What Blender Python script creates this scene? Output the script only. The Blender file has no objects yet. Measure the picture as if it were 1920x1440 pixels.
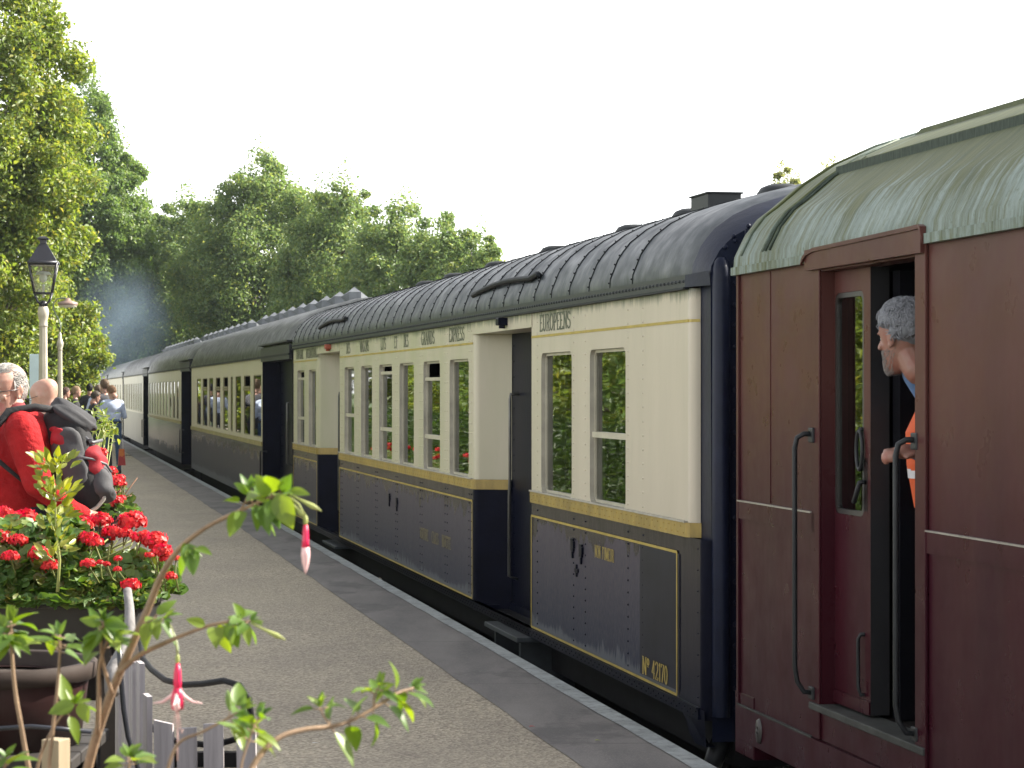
import bpy, bmesh, math, random
import numpy as np
from mathutils import Vector, Matrix

R = math.radians
random.seed(7)
C = bpy.context.scene.collection
SC = bpy.context.scene

# ---------------------------------------------------------------- camera
F = 4600.0      # focal length of the lens, in photograph pixels (1920 wide)
CZ = 1.65       # eye height above the platform
HY = 731.0
def P(px, py, Y):
    """a point at distance Y in front of the lens, from where it was measured in the photograph"""
    return Vector(((px - 960) / F * Y, Y, CZ - (py - HY) / F * Y))
cam = bpy.data.cameras.new('camera'); cam.sensor_width = 36; cam.lens = 36 * F / 1920
cam.clip_start = .1; cam.clip_end = 3000
cam.dof.use_dof = True; cam.dof.focus_distance = 13.0; cam.dof.aperture_fstop = 15.0
co = bpy.data.objects.new('camera', cam); C.objects.link(co)
co.location = (0, 0, CZ); co.rotation_euler = (R(90) + math.atan((HY - 720) / F), 0, 0)
SC.camera = co

# ---------------------------------------------------------------- sky, sun, exposure
SUN_AZ, SUN_EL = 72.0, 36.0      # azimuth from +Y towards +X
w = bpy.data.worlds.new('World'); SC.world = w; w.use_nodes = True
nt = w.node_tree; nt.nodes.clear()
sky = nt.nodes.new('ShaderNodeTexSky'); sky.sky_type = 'NISHITA'; sky.sun_disc = False
sky.sun_elevation = R(SUN_EL); sky.sun_rotation = R(SUN_AZ)
sky.air_density = 1.0; sky.dust_density = .8; sky.ozone_density = 1.0
bw = nt.nodes.new('ShaderNodeRGBToBW'); gain = nt.nodes.new('ShaderNodeMath'); gain.operation = 'MULTIPLY'; gain.inputs[1].default_value = 1.25
tc = nt.nodes.new('ShaderNodeTexCoord'); mp = nt.nodes.new('ShaderNodeMapping'); mp.inputs['Scale'].default_value = (1, 1, 3.5)
ns = nt.nodes.new('ShaderNodeTexNoise'); ns.inputs['Scale'].default_value = 2.2; ns.inputs['Detail'].default_value = 6
mr = nt.nodes.new('ShaderNodeMapRange'); mr.inputs[1].default_value = .35; mr.inputs[2].default_value = .6; mr.inputs[3].default_value = .78; mr.inputs[4].default_value = .97
mx = nt.nodes.new('ShaderNodeMix'); mx.data_type = 'RGBA'
bg = nt.nodes.new('ShaderNodeBackground'); bg.inputs['Strength'].default_value = .15
out = nt.nodes.new('ShaderNodeOutputWorld')
L = nt.links.new
L(tc.outputs['Generated'], mp.inputs[0]); L(mp.outputs[0], ns.inputs['Vector']); L(ns.outputs[0], mr.inputs[0]); L(mr.outputs[0], mx.inputs[0])
L(sky.outputs[0], bw.inputs[0]); L(bw.outputs[0], gain.inputs[0])
L(sky.outputs[0], mx.inputs[6]); L(gain.outputs[0], mx.inputs[7]); L(mx.outputs[2], bg.inputs['Color']); L(bg.outputs[0], out.inputs[0])

sl = bpy.data.lights.new('sun', 'SUN'); sl.energy = 4.3; sl.angle = R(.6); sl.color = (1, .93, .8)
so = bpy.data.objects.new('sun', sl); C.objects.link(so)
sd = Vector((math.sin(R(SUN_AZ)) * math.cos(R(SUN_EL)), math.cos(R(SUN_AZ)) * math.cos(R(SUN_EL)), math.sin(R(SUN_EL))))
so.rotation_euler = sd.to_track_quat('Z', 'Y').to_euler(); so.location = (30, 10, 40)

SC.view_settings.view_transform = 'Standard'; SC.view_settings.look = 'None'
SC.view_settings.gamma = 1; SC.view_settings.exposure = 1.72
SC.cycles.volume_bounces = 1; SC.cycles.max_bounces = 8; SC.cycles.transparent_max_bounces = 12
SC.cycles.volume_step_rate = 4; SC.cycles.caustics_reflective = False; SC.cycles.caustics_refractive = False

# ---------------------------------------------------------------- materials
def node(nt, typ, **kw):
    n = nt.nodes.new(typ)
    for k, v in kw.items():
        if hasattr(n, k): setattr(n, k, v)
        else: n.inputs[k].default_value = v
    return n
class M:
    """small wrapper for one node material"""
    def __init__(s, name, base=(.5, .5, .5), rough=.5, metal=0, spec=.5):
        s.m = bpy.data.materials.new(name); s.m.use_nodes = True
        s.nt = s.m.node_tree; s.b = s.nt.nodes['Principled BSDF']; s.out = s.nt.nodes['Material Output']
        s.b.inputs['Base Color'].default_value = (*base, 1); s.b.inputs['Roughness'].default_value = rough
        s.b.inputs['Metallic'].default_value = metal; s.b.inputs['Specular IOR Level'].default_value = spec
        s.base = base; s._co = None
    def co(s):
        if not s._co: s._co = s.nt.nodes.new('ShaderNodeTexCoord')
        return s._co.outputs['Object']
    def sep(s):
        n = s.nt.nodes.new('ShaderNodeSeparateXYZ'); s.nt.links.new(s.co(), n.inputs[0]); return n.outputs
    def link(s, a, b): s.nt.links.new(a, b)
    def noise(s, scale=5, stretch=(1, 1, 1), detail=4, rough=.55):
        mp = s.nt.nodes.new('ShaderNodeMapping'); mp.inputs['Scale'].default_value = stretch
        s.link(s.co(), mp.inputs[0])
        n = s.nt.nodes.new('ShaderNodeTexNoise'); n.inputs['Scale'].default_value = scale; n.inputs['Detail'].default_value = detail; n.inputs['Roughness'].default_value = rough
        s.link(mp.outputs[0], n.inputs['Vector']); return n.outputs[0]
    def math(s, op, a, b=None, c=None, clamp=False):
        n = s.nt.nodes.new('ShaderNodeMath'); n.operation = op; n.use_clamp = clamp
        for i, v in enumerate((a, b, c)):
            if v is None: continue
            if isinstance(v, (int, float)): n.inputs[i].default_value = v
            else: s.link(v, n.inputs[i])
        return n.outputs[0]
    def rng(s, v, a, b, c=0, d=1):
        n = s.nt.nodes.new('ShaderNodeMapRange'); s.link(v, n.inputs[0])
        for i, x in enumerate((a, b, c, d)): n.inputs[i + 1].default_value = x
        return n.outputs[0]
    def mix(s, f, a, b):
        n = s.nt.nodes.new('ShaderNodeMix'); n.data_type = 'RGBA'
        if isinstance(f, (int, float)): n.inputs[0].default_value = f
        else: s.link(f, n.inputs[0])
        for i, v in ((6, a), (7, b)):
            if isinstance(v, tuple): n.inputs[i].default_value = (*v, 1)
            else: s.link(v, n.inputs[i])
        return n.outputs[2]
    def color(s, c): s.link(c, s.b.inputs['Base Color']); return s
    def roughness(s, c): s.link(c, s.b.inputs['Roughness']); return s
    def bump(s, h, strength=.3, dist=.01):
        n = s.nt.nodes.new('ShaderNodeBump'); n.inputs['Strength'].default_value = strength; n.inputs['Distance'].default_value = dist
        s.link(h, n.inputs['Height']); s.link(n.outputs[0], s.b.inputs['Normal']); return s
    def mottle(s, amt=.25, scale=6, stretch=(1, 1, 1), bump=0, dist=.004, bscale=None):
        """colour wander + optional bump, for any plain paint, wood or cloth"""
        n = s.noise(scale, stretch, 6, .65)
        lo = tuple(x * (1 - amt) for x in s.base); hi = tuple(min(1, x * (1 + amt)) for x in s.base)
        s.color(s.mix(s.rng(n, .3, .7), lo, hi))
        if bump: s.bump(s.noise(bscale or scale * 4, stretch, 5, .6), bump, dist)
        return s

def mt(name, base, rough=.5, metal=0, spec=.5, amt=.2, scale=6, stretch=(1, 1, 1), bump=0, dist=.004, bscale=None):
    return M(name, base, rough, metal, spec).mottle(amt, scale, stretch, bump, dist, bscale).m

def leaf_mat(name, cols, transl=.45, rough=.45):
    """leaf colours vary leaf by leaf (random per mesh island); thin leaves let light through"""
    s = M(name, cols[0], rough)
    g = s.nt.nodes.new('ShaderNodeNewGeometry')
    cr = s.nt.nodes.new('ShaderNodeValToRGB'); cr.color_ramp.interpolation = 'LINEAR'
    el = cr.color_ramp.elements
    for i, c in enumerate(cols):
        p = i / (len(cols) - 1)
        e = el[0] if i == 0 else (el[-1] if i == len(cols) - 1 else el.new(p))
        e.position = p; e.color = (*c, 1)
    s.link(g.outputs['Random Per Island'], cr.inputs[0])
    s.color(cr.outputs[0])
    t = s.nt.nodes.new('ShaderNodeBsdfTranslucent'); mxs = s.nt.nodes.new('ShaderNodeMixShader'); mxs.inputs[0].default_value = transl
    hs = s.nt.nodes.new('ShaderNodeHueSaturation'); hs.inputs['Hue'].default_value = .485; hs.inputs['Saturation'].default_value = 1.15; hs.inputs['Value'].default_value = 1.7
    s.link(cr.outputs[0], hs.inputs['Color']); s.link(hs.outputs[0], t.inputs['Color'])
    s.link(s.b.outputs[0], mxs.inputs[1]); s.link(t.outputs[0], mxs.inputs[2]); s.link(mxs.outputs[0], s.out.inputs[0])
    return s.m

# ---------------------------------------------------------------- mesh builder
class MB:
    def __init__(s): s.v = []; s.f = []; s.mi = []; s.sm = []
    def add(s, vs, fs, mi=0, sm=False):
        o = len(s.v); s.v.extend([tuple(v) for v in vs])
        for f in fs: s.f.append([o + i for i in f]); s.mi.append(mi); s.sm.append(sm)
    def box(s, x0, x1, y0, y1, z0, z1, mi=0, mat=None):
        vs = [(x, y, z) for x in (x0, x1) for y in (y0, y1) for z in (z0, z1)]
        if mat: vs = [mat @ Vector(v) for v in vs]
        s.add(vs, [(0, 1, 3, 2), (4, 6, 7, 5), (0, 4, 5, 1), (2, 3, 7, 6), (0, 2, 6, 4), (1, 5, 7, 3)], mi)
    def bbox(s, x0, x1, y0, y1, z0, z1, b=.01, mi=0, mat=None):
        """box with chamfered edges"""
        bm = bmesh.new(); bmesh.ops.create_cube(bm, size=1)
        for v in bm.verts: v.co = Vector(((x0 + x1) / 2 + v.co.x * (x1 - x0), (y0 + y1) / 2 + v.co.y * (y1 - y0), (z0 + z1) / 2 + v.co.z * (z1 - z0)))
        bmesh.ops.bevel(bm, geom=bm.edges[:], offset=b, segments=2, affect='EDGES', profile=.5)
        vs = [(mat @ v.co if mat else v.co.copy()) for v in bm.verts]
        s.add(vs, [[v.index for v in f.verts] for f in bm.faces], mi); bm.free()
    def quad(s, a, b, c, d, mi=0): s.add([a, b, c, d], [(0, 1, 2, 3)], mi)
    def tube(s, pts, r, n=8, mi=0, caps=True, sm=True):
        pts = [Vector(p) for p in pts]; k = len(pts)
        if not isinstance(r, (list, tuple)): r = [r] * k
        vs = []; up = None
        for i, p in enumerate(pts):
            t = (pts[min(i + 1, k - 1)] - pts[max(i - 1, 0)])
            if t.length < 1e-9: t = Vector((0, 0, 1))
            t.normalize()
            if up is None: up = t.orthogonal().normalized()
            else:
                up = (up - t * up.dot(t))
                up = up.normalized() if up.length > 1e-6 else t.orthogonal().normalized()
            q = t.cross(up)
            for j in range(n):
                a = 2 * math.pi * j / n; vs.append(p + (up * math.cos(a) + q * math.sin(a)) * r[i])
        fs = [(i * n + j, i * n + (j + 1) % n, (i + 1) * n + (j + 1) % n, (i + 1) * n + j) for i in range(k - 1) for j in range(n)]
        if caps: fs += [tuple(range(n))[::-1], tuple((k - 1) * n + j for j in range(n))]
        s.add(vs, fs, mi, sm)
    def lathe(s, prof, n=16, c=(0, 0, 0), mi=0, sm=True, caps=True, sx=1, sy=1, rot=0):
        vs = []
        for r, z in prof:
            for j in range(n):
                a = 2 * math.pi * j / n + rot; vs.append((c[0] + math.cos(a) * r * sx, c[1] + math.sin(a) * r * sy, c[2] + z))
        k = len(prof)
        fs = [(i * n + j, i * n + (j + 1) % n, (i + 1) * n + (j + 1) % n, (i + 1) * n + j) for i in range(k - 1) for j in range(n)]
        if caps: fs += [tuple(range(n))[::-1], tuple((k - 1) * n + j for j in range(n))]
        s.add(vs, fs, mi, sm)
    def ball(s, c, r, n=12, m=8, mi=0, mat=None):
        if not isinstance(r, (tuple, list)): r = (r, r, r)
        vs = []; c = Vector(c)
        for i in range(m + 1):
            th = math.pi * i / m
            for j in range(n):
                a = 2 * math.pi * j / n
                v = Vector((math.sin(th) * math.cos(a) * r[0], math.sin(th) * math.sin(a) * r[1], math.cos(th) * r[2]))
                vs.append(c + (mat @ v if mat else v))
        fs = [(i * n + j, i * n + (j + 1) % n, (i + 1) * n + (j + 1) % n, (i + 1) * n + j) for i in range(m) for j in range(n)]
        s.add(vs, fs, mi, True)
    def rivet(s, x, y, z, r=.007, h=.005, mi=0):
        """low dome on a face that looks along +y"""
        n = 6; vs = [(x + math.cos(2 * math.pi * j / n) * r, y, z + math.sin(2 * math.pi * j / n) * r) for j in range(n)]
        vs += [(x + math.cos(2 * math.pi * j / n) * r * .6, y + h * .8, z + math.sin(2 * math.pi * j / n) * r * .6) for j in range(n)] + [(x, y + h, z)]
        fs = [(j, (j + 1) % n, n + (j + 1) % n, n + j) for j in range(n)] + [(n + j, n + (j + 1) % n, 2 * n) for j in range(n)]
        s.add(vs, fs, mi, True)
    def build(s, name, mats, parent=None, loc=None, label=None, fix=False):
        me = bpy.data.meshes.new(name)
        me.from_pydata([tuple(v) for v in s.v], [], s.f)
        if not isinstance(mats, (list, tuple)): mats = [mats]
        for m in mats: me.materials.append(m)
        me.polygons.foreach_set('material_index', s.mi); me.polygons.foreach_set('use_smooth', s.sm)
        me.update()
        if fix:
            bm = bmesh.new(); bm.from_mesh(me); bmesh.ops.remove_doubles(bm, verts=bm.verts, dist=1e-5); bmesh.ops.recalc_face_normals(bm, faces=bm.faces); bm.to_mesh(me); bm.free()
        o = bpy.data.objects.new(name, me); C.objects.link(o)
        if parent: o.parent = parent
        if loc: o.location = loc
        if label: o['label'] = label
        return o

def thing(name, label, cat, loc=(0, 0, 0), rz=0, group=None):
    o = bpy.data.objects.new(name, None); C.objects.link(o); o.empty_display_size = .2
    o.location = loc; o.rotation_euler = (0, 0, rz); o['label'] = label; o['category'] = cat
    if group: o['group'] = group
    return o
def tag(o, label=None, cat=None, group=None, kind=None):
    if label: o['label'] = label
    if cat: o['category'] = cat
    if group: o['group'] = group
    if kind: o['kind'] = kind
    return o

# ---------------------------------------------------------------- paints used in several places
CREAM = (.52, .485, .36)
def cream_paint(name, green, streak=True, gc=(.385, .40, .235)):
    s = M(name, CREAM, .38, 0, .3)
    n1 = s.noise(3.0, (1, 1, .25), 5); n2 = s.noise(14, (1, 1, .12), 6, .7)
    c = s.mix(s.rng(n1, .35, .7), (.53, .475, .375), (.475, .43, .335))
    x, y, z = s.sep()
    far = s.rng(x, green[0], green[1])                              # weathering grows along the coach
    c = s.mix(s.math('MULTIPLY', far, s.rng(s.noise(2.2, (1, 1, .5)), .3, .65, .15, .7)), c, gc)
    dirt = s.math('MULTIPLY', s.rng(n2, .55, .8), s.rng(z, 1.0, 2.1, .25, .55))
    c = s.mix(dirt, c, (.33, .32, .22))
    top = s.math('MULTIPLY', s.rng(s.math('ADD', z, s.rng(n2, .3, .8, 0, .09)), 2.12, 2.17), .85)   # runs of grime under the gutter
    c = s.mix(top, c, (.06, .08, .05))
    s.color(c); s.bump(s.noise(2.5, (1, 1, .6)), .25, .02)
    return s.m
def navy_film_sheen(name, ztop=.84, zbot=.26, amount=1.0, x0=-99, zmax=9, dim=1.0):
    """dark blue paint under a dull washed-out film with a reflection painted into its colour: ragged drip edge above, jagged pale rubbed band at the foot"""
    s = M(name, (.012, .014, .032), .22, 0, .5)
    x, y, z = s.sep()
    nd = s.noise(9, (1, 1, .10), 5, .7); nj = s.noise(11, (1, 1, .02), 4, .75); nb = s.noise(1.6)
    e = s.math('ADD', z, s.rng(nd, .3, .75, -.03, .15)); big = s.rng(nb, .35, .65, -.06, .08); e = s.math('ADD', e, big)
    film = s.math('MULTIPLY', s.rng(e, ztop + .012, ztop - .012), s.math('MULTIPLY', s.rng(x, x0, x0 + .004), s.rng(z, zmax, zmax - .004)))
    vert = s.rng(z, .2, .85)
    fc = s.mix(vert, tuple(v * dim for v in (.024, .032, .056)), tuple(v * dim for v in (.074, .066, .084)))  # reflection painted into the film colour, darker and bluer towards the foot
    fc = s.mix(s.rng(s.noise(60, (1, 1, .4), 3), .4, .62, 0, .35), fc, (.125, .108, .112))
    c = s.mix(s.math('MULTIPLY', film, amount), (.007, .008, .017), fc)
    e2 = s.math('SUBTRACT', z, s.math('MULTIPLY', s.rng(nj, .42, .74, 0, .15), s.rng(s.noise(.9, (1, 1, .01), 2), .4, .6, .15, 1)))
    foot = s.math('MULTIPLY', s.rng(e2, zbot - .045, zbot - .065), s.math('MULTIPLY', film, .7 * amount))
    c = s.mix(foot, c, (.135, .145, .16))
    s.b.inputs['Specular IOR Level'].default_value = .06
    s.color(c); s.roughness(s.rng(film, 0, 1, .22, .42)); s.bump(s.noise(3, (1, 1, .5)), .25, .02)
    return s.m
MAT = dict(
    navy=mt('navy paint', (.005, .006, .014), .4, spec=.06, amt=.3, bump=.15, dist=.01),
    navyend=mt('navy end paint', (.008, .011, .026), .38, spec=.14, amt=.3, bump=.15, dist=.01),
    film=navy_film_sheen('navy paint washed dull', .86, .25, 1.0, .44, .852),
    film2=navy_film_sheen('navy paint dusty', .80, .27, .9), film3=navy_film_sheen('glossy dark navy paint', .45, .25, .45),
    cream=cream_paint('cream paint', (2, 9)), cream2=cream_paint('cream paint greened', (-12, 2), gc=(.50, .465, .28)),
    gold=mt('gold band paint', (.30, .21, .045), .4, amt=.35, scale=9, stretch=(1, 1, .4)),
    line=mt('yellow lining', (.38, .28, .05), .4, amt=.25),
    letter=mt('dark green lettering', (.07, .085, .05), .5),
    steel=mt('dull steel', (.12, .12, .11), .4, .6, amt=.3),
    dark=mt('black underframe', (.009, .009, .010), .8, spec=.15, amt=.4),
    dkmetal=mt('dark grey metal', (.018, .020, .022), .5, 0, .3, amt=.3),
    board=mt('step board', (.03, .036, .04), .6, 0, .3, amt=.4, bump=.3),
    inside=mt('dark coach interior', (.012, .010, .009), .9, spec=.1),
    sash=mt('cream sash', (.45, .42, .32), .4, amt=.15),
    reveal=mt('grey window reveal', (.36, .34, .28), .5, amt=.2),
    orange=mt('rusty red lamp', (.35, .07, .03), .4),
)
def glass_mat(name, ior=1.75, tint=(.75, .8, .78), wav=.0):
    s = M(name); nt = s.nt
    fr = nt.nodes.new('ShaderNodeFresnel'); fr.inputs[0].default_value = ior
    tr = nt.nodes.new('ShaderNodeBsdfTransparent'); tr.inputs[0].default_value = (*tint, 1)
    gl = nt.nodes.new('ShaderNodeBsdfGlossy'); gl.inputs['Roughness'].default_value = .015; gl.inputs['Color'].default_value = (.95, .97, .96, 1)
    mxs = nt.nodes.new('ShaderNodeMixShader'); s.link(fr.outputs[0], mxs.inputs[0]); s.link(tr.outputs[0], mxs.inputs[1]); s.link(gl.outputs[0], mxs.inputs[2]); s.link(mxs.outputs[0], s.out.inputs[0])
    if wav:
        b = nt.nodes.new('ShaderNodeBump'); b.inputs['Strength'].default_value = wav; b.inputs['Distance'].default_value = .01
        s.link(s.noise(2.0, (1, 1, 1), 2), b.inputs['Height']); s.link(b.outputs[0], gl.inputs['Normal'])
    return s.m
MAT['glass'] = glass_mat('window glass', 2.1, (.5, .55, .53), .035)
MAT['lampglass'] = glass_mat('lamp glass', 1.9, (.80, .86, .82))
# ================================================================ the setting
def grass_mat():
    s = M('rough grass', (.05, .09, .02), .9)
    s.color(s.mix(s.rng(s.noise(.8), .35, .65), (.045, .085, .02), (.09, .11, .035))); s.bump(s.noise(40), .6, .05); return s.m
g = MB(); g.quad((-900, -300, -1.0), (900, -300, -1.0), (900, 1800, -1.0), (-900, 1800, -1.0))
tag(g.build('ground', grass_mat()), kind='structure')

SLOPE = -904 / 4600.0
def side_x(Y): return SLOPE * Y + 3.15          # where the coach sides run
def edge_x(Y): return min(-.1913 * Y + 2.93, SLOPE * Y + 3.15 - .05)
DIR = Vector((SLOPE, 1, 0)).normalized(); NRM = Vector((-DIR.y, DIR.x, 0))   # NRM points to the platform

def along(Y, off, z):
    """point off metres towards the platform from the platform edge"""
    return (edge_x(Y) - off, Y, z)
def strip(name, o0, o1, z, mat, skirt=0, Y0=-6, Y1=112, wob=0, seedn=0):
    mb = MB(); ys = [Y0 + (Y1 - Y0) * i / 236 for i in range(237)]; rnd = random.Random(seedn)
    w0 = [rnd.uniform(-wob, wob) for _ in ys]
    for i in range(236):
        a = along(ys[i], o0, z); b = along(ys[i + 1], o0, z); c = along(ys[i + 1], o1 + w0[i + 1], z); d = along(ys[i], o1 + w0[i], z)
        mb.quad(a, b, c, d)
        if skirt: mb.quad(a, b, (b[0], b[1], z - skirt), (a[0], a[1], z - skirt))
    o = mb.build(name, mat); tag(o, kind='structure'); return o

s = M('gravelled tarmac', (.16, .145, .125), .9)                     # buff chippings set in tarmac
vo = s.nt.nodes.new('ShaderNodeTexVoronoi'); vo.inputs['Scale'].default_value = 70; s.link(s.co(), vo.inputs['Vector'])
bw_ = s.nt.nodes.new('ShaderNodeRGBToBW'); s.link(vo.outputs['Color'], bw_.inputs[0])
c = s.mix(s.rng(bw_.outputs[0], .2, .85), (.265, .228, .175), (.60, .52, .395))
c = s.mix(s.rng(s.noise(1.3, (1, .5, 1), 5), .35, .7, 0, .4), c, (.22, .19, .165))
c = s.mix(s.rng(s.noise(.35, (1, 1, 1), 3), .45, .65, 0, .3), c, (.38, .33, .255))
c = s.mix(s.rng(s.noise(2.4, (1, .5, 1), 7, .75), .60, .68, 0, .45), c, (.14, .12, .10)); c = s.mix(s.rng(s.noise(26, detail=2), .70, .73, 0, .8), c, (.07, .06, .05)); c = s.mix(s.rng(s.noise(230, (1, 1, 1), 2), .66, .74, 0, .7), c, (.6, .56, .5))
s.color(c); s.bump(vo.outputs['Distance'], .55, .012)
TARMAC = s.m
s = M('smooth asphalt', (.09, .085, .085), .85)
c = s.mix(s.rng(s.noise(3, (1, .25, 1), 5), .35, .68), (.15, .14, .137), (.245, .225, .212))
c = s.mix(s.rng(s.noise(90, detail=3), .52, .7, 0, .6), c, (.30, .28, .25)); c = s.mix(s.rng(s.noise(1.1, (1, .6, 1), 5, .7), .56, .62, 0, .5), c, (.09, .083, .085)); x, y, z = s.sep(); br = s.math('FRACT', s.math('MULTIPLY', s.math('ADD', y, s.rng(s.noise(2), 0, 1, 0, .12)), 1 / 2.3)); c = s.mix(s.rng(s.math('ABSOLUTE', s.math('SUBTRACT', br, .5)), .4955, .498, 0, .5), c, (.06, .055, .055)); s.color(c); s.bump(s.noise(120), .5, .006)
ASPH = s.m
s = M('worn pale edge stones', (.3, .31, .31), .8)
c = s.mix(s.rng(s.noise(6, (1, 1, 1), 7, .7), .35, .65), (.46, .49, .485), (.25, .265, .26))
c = s.mix(s.rng(s.noise(30, detail=6, rough=.7), .54, .66, 0, .8), c, (.13, .13, .13))
x, y, z = s.sep(); br = s.math('FRACT', s.math('MULTIPLY', y, 1 / .76)); c = s.mix(s.rng(s.math('ABSOLUTE', s.math('SUBTRACT', br, .5)), .488, .494, 0, .6), c, (.06, .06, .065))
s.color(c); s.bump(s.noise(30), .4, .01)
STONE = s.m
strip('platform_surface', .5, 9.0, 0, TARMAC)
strip('platform_margin', .02, .57, .004, ASPH, wob=.008, seedn=3)
strip('platform_edge', -.0, .105, .009, STONE, skirt=.12, wob=.007, seedn=5)
# brick face below the edge stones
s = M('sooty platform wall', (.03, .027, .025), .9); s.mottle(.4, 12); WALLM = s.m
mb = MB()
for i in range(118):
    a = along(-6 + i, .06, -.1); b = along(-5 + i, .06, -.1)
    mb.quad(a, b, (b[0], b[1], -1.0), (a[0], a[1], -1.0))
tag(mb.build('platform_wall', WALLM), kind='structure')
# track bed with two rails
s = M('ballast', (.05, .045, .04), .95); s.mottle(.6, 30, bump=.8, dist=.04); BAL = s.m
mb = MB()
for a, b in ((-10, 150),):
    p = [Vector((side_x(a), a, 0)) + NRM * .3, Vector((side_x(b), b, 0)) + NRM * .3, Vector((side_x(b), b, 0)) - NRM * 4.6, Vector((side_x(a), a, 0)) - NRM * 4.6]
    mb.quad(*[(q.x, q.y, -.985) for q in p])
tag(mb.build('track_bed', BAL), kind='structure')
tr = thing('railway_track', 'rusty running rails on dark ballast under the coaches', 'railway track', (side_x(-10), -10, -.98), math.atan2(DIR.y, DIR.x))
for yy in (-.70, -2.14):
    mb = MB(); mb.box(0, 160, yy - .035, yy + .035, .02, .13); mb.box(0, 160, yy - .07, yy + .07, 0.005, .02); mb.build('rail', MAT['dkmetal'], tr)
mb = MB()
for i in range(220): mb.box(.3 + i * .7, .55 + i * .7, -2.7, -.15, -.02, .004)
mb.build('sleepers', MAT['dark'], tr)

# ================================================================ lettering with thick stems, thin bars and small serifs
def arc(cx, cy, rx, ry, a0, a1, n=12): return [(cx + rx * math.cos(R(a0 + (a1 - a0) * i / n)), cy + ry * math.sin(R(a0 + (a1 - a0) * i / n))) for i in range(n + 1)]
def stem(x): return [[(x, 0), (x, 1)], 'h', (x, 0), 'h', (x, 1)]
S_ = [arc(.25, .74, .17, .24, 20, 180) + arc(.25, .74, .17, .24, 180, 235) + arc(.25, .26, .19, .25, 55, 0) + arc(.25, .26, .19, .25, 0, -160)]
GL = {
 'A': ([[(.06, 0), (.27, 1)], [(.27, 1), (.48, 0)], [(.13, .35), (.41, .35)]], [(.06, 0), (.48, 0)], .54),
 'B': ([[(.12, 0), (.12, 1)], [(.12, 1), (.25, 1)] + arc(.25, .76, .15, .24, 90, -90) + [(.12, .52)], arc(.25, .26, .18, .26, 90, -90) + [(.12, 0)]], [(.12, 0), (.12, 1)], .5),
 'C': ([arc(.29, .5, .22, .5, 50, 310, 18)], [], .53),
 'D': ([[(.12, 0), (.12, 1)], [(.12, 1), (.22, 1)] + arc(.22, .5, .23, .5, 90, -90, 18) + [(.12, 0)]], [(.12, 0), (.12, 1)], .54),
 'E': ([[(.12, 0), (.12, 1)], [(.12, 1), (.42, 1), (.42, .86)], [(.12, .52), (.34, .52)], [(.12, 0), (.44, 0), (.44, .15)]], [(.12, 0), (.12, 1)], .5),
 'F': ([[(.12, 0), (.12, 1)], [(.12, 1), (.42, 1), (.42, .86)], [(.12, .52), (.34, .52)]], [(.12, 0), (.12, 1)], .47),
 'G': ([arc(.29, .5, .22, .5, 50, 320, 18), [(.47, .42), (.47, .05)], [(.36, .42), (.52, .42)]], [], .57),
 'H': ([[(.12, 0), (.12, 1)], [(.44, 0), (.44, 1)], [(.12, .5), (.44, .5)]], [(.12, 0), (.12, 1), (.44, 0), (.44, 1)], .56),
 'I': ([[(.14, 0), (.14, 1)]], [(.14, 0), (.14, 1)], .28),
 'L': ([[(.12, 0), (.12, 1)], [(.12, 0), (.42, 0), (.42, .18)]], [(.12, 0), (.12, 1)], .48),
 'M': ([[(.10, 0), (.10, 1)], [(.10, 1), (.33, .15), (.56, 1)], [(.56, 0), (.56, 1)]], [(.10, 0), (.10, 1), (.56, 0), (.56, 1)], .66),
 'N': ([[(.11, 0), (.11, 1)], [(.11, 1), (.45, 0)], [(.45, 0), (.45, 1)]], [(.11, 0), (.11, 1), (.45, 1)], .56),
 'O': ([arc(.29, .5, .22, .5, 0, 360, 24)], [], .58),
 'P': ([[(.12, 0), (.12, 1)], [(.12, 1), (.25, 1)] + arc(.25, .73, .17, .27, 90, -90) + [(.12, .46)]], [(.12, 0), (.12, 1)], .48),
 'R': ([[(.12, 0), (.12, 1)], [(.12, 1), (.25, 1)] + arc(.25, .74, .16, .26, 90, -90) + [(.12, .48)], [(.27, .48), (.46, 0)]], [(.12, 0), (.12, 1), (.46, 0)], .53),
 'S': (S_, [], .49),
 'T': ([[(.25, 0), (.25, 1)], [(.04, .86), (.04, 1), (.46, 1), (.46, .86)]], [(.25, 0)], .5),
 'U': ([[(.12, 1), (.12, .3)] + arc(.28, .28, .16, .28, 180, 360) + [(.44, 1)]], [(.12, 1), (.44, 1)], .56),
 'V': ([[(.06, 1), (.27, 0)], [(.27, 0), (.48, 1)]], [(.06, 1), (.48, 1)], .54),
 'W': ([[(.05, 1), (.2, 0)], [(.2, 0), (.34, .9)], [(.34, .9), (.49, 0)], [(.49, 0), (.63, 1)]], [(.05, 1), (.63, 1)], .68),
 'X': ([[(.07, 1), (.45, 0)], [(.45, 1), (.07, 0)]], [(.07, 1), (.45, 0), (.45, 1), (.07, 0)], .52),
 '0': ([arc(.26, .5, .18, .5, 0, 360, 24)], [], .52),
 '1': ([[(.1, .85), (.2, 1), (.2, 0)]], [(.2, 0)], .36),
 '2': ([arc(.25, .72, .18, .28, 160, -30) + [(.08, 0), (.44, 0), (.46, .15)]], [], .52),
 '4': ([[(.34, 0), (.34, 1), (.05, .3), (.48, .3)]], [(.34, 0)], .52),
 '7': ([[(.07, .84), (.07, 1), (.45, 1), (.2, 0)]], [], .5),
 'o': ([arc(.16, .8, .1, .18, 0, 360, 16), [(.06, .52), (.26, .52)]], [], .34),
 '-': ([[(.08, .42), (.24, .42)]], [], .32), ' ': ([], [], .3),
}
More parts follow.
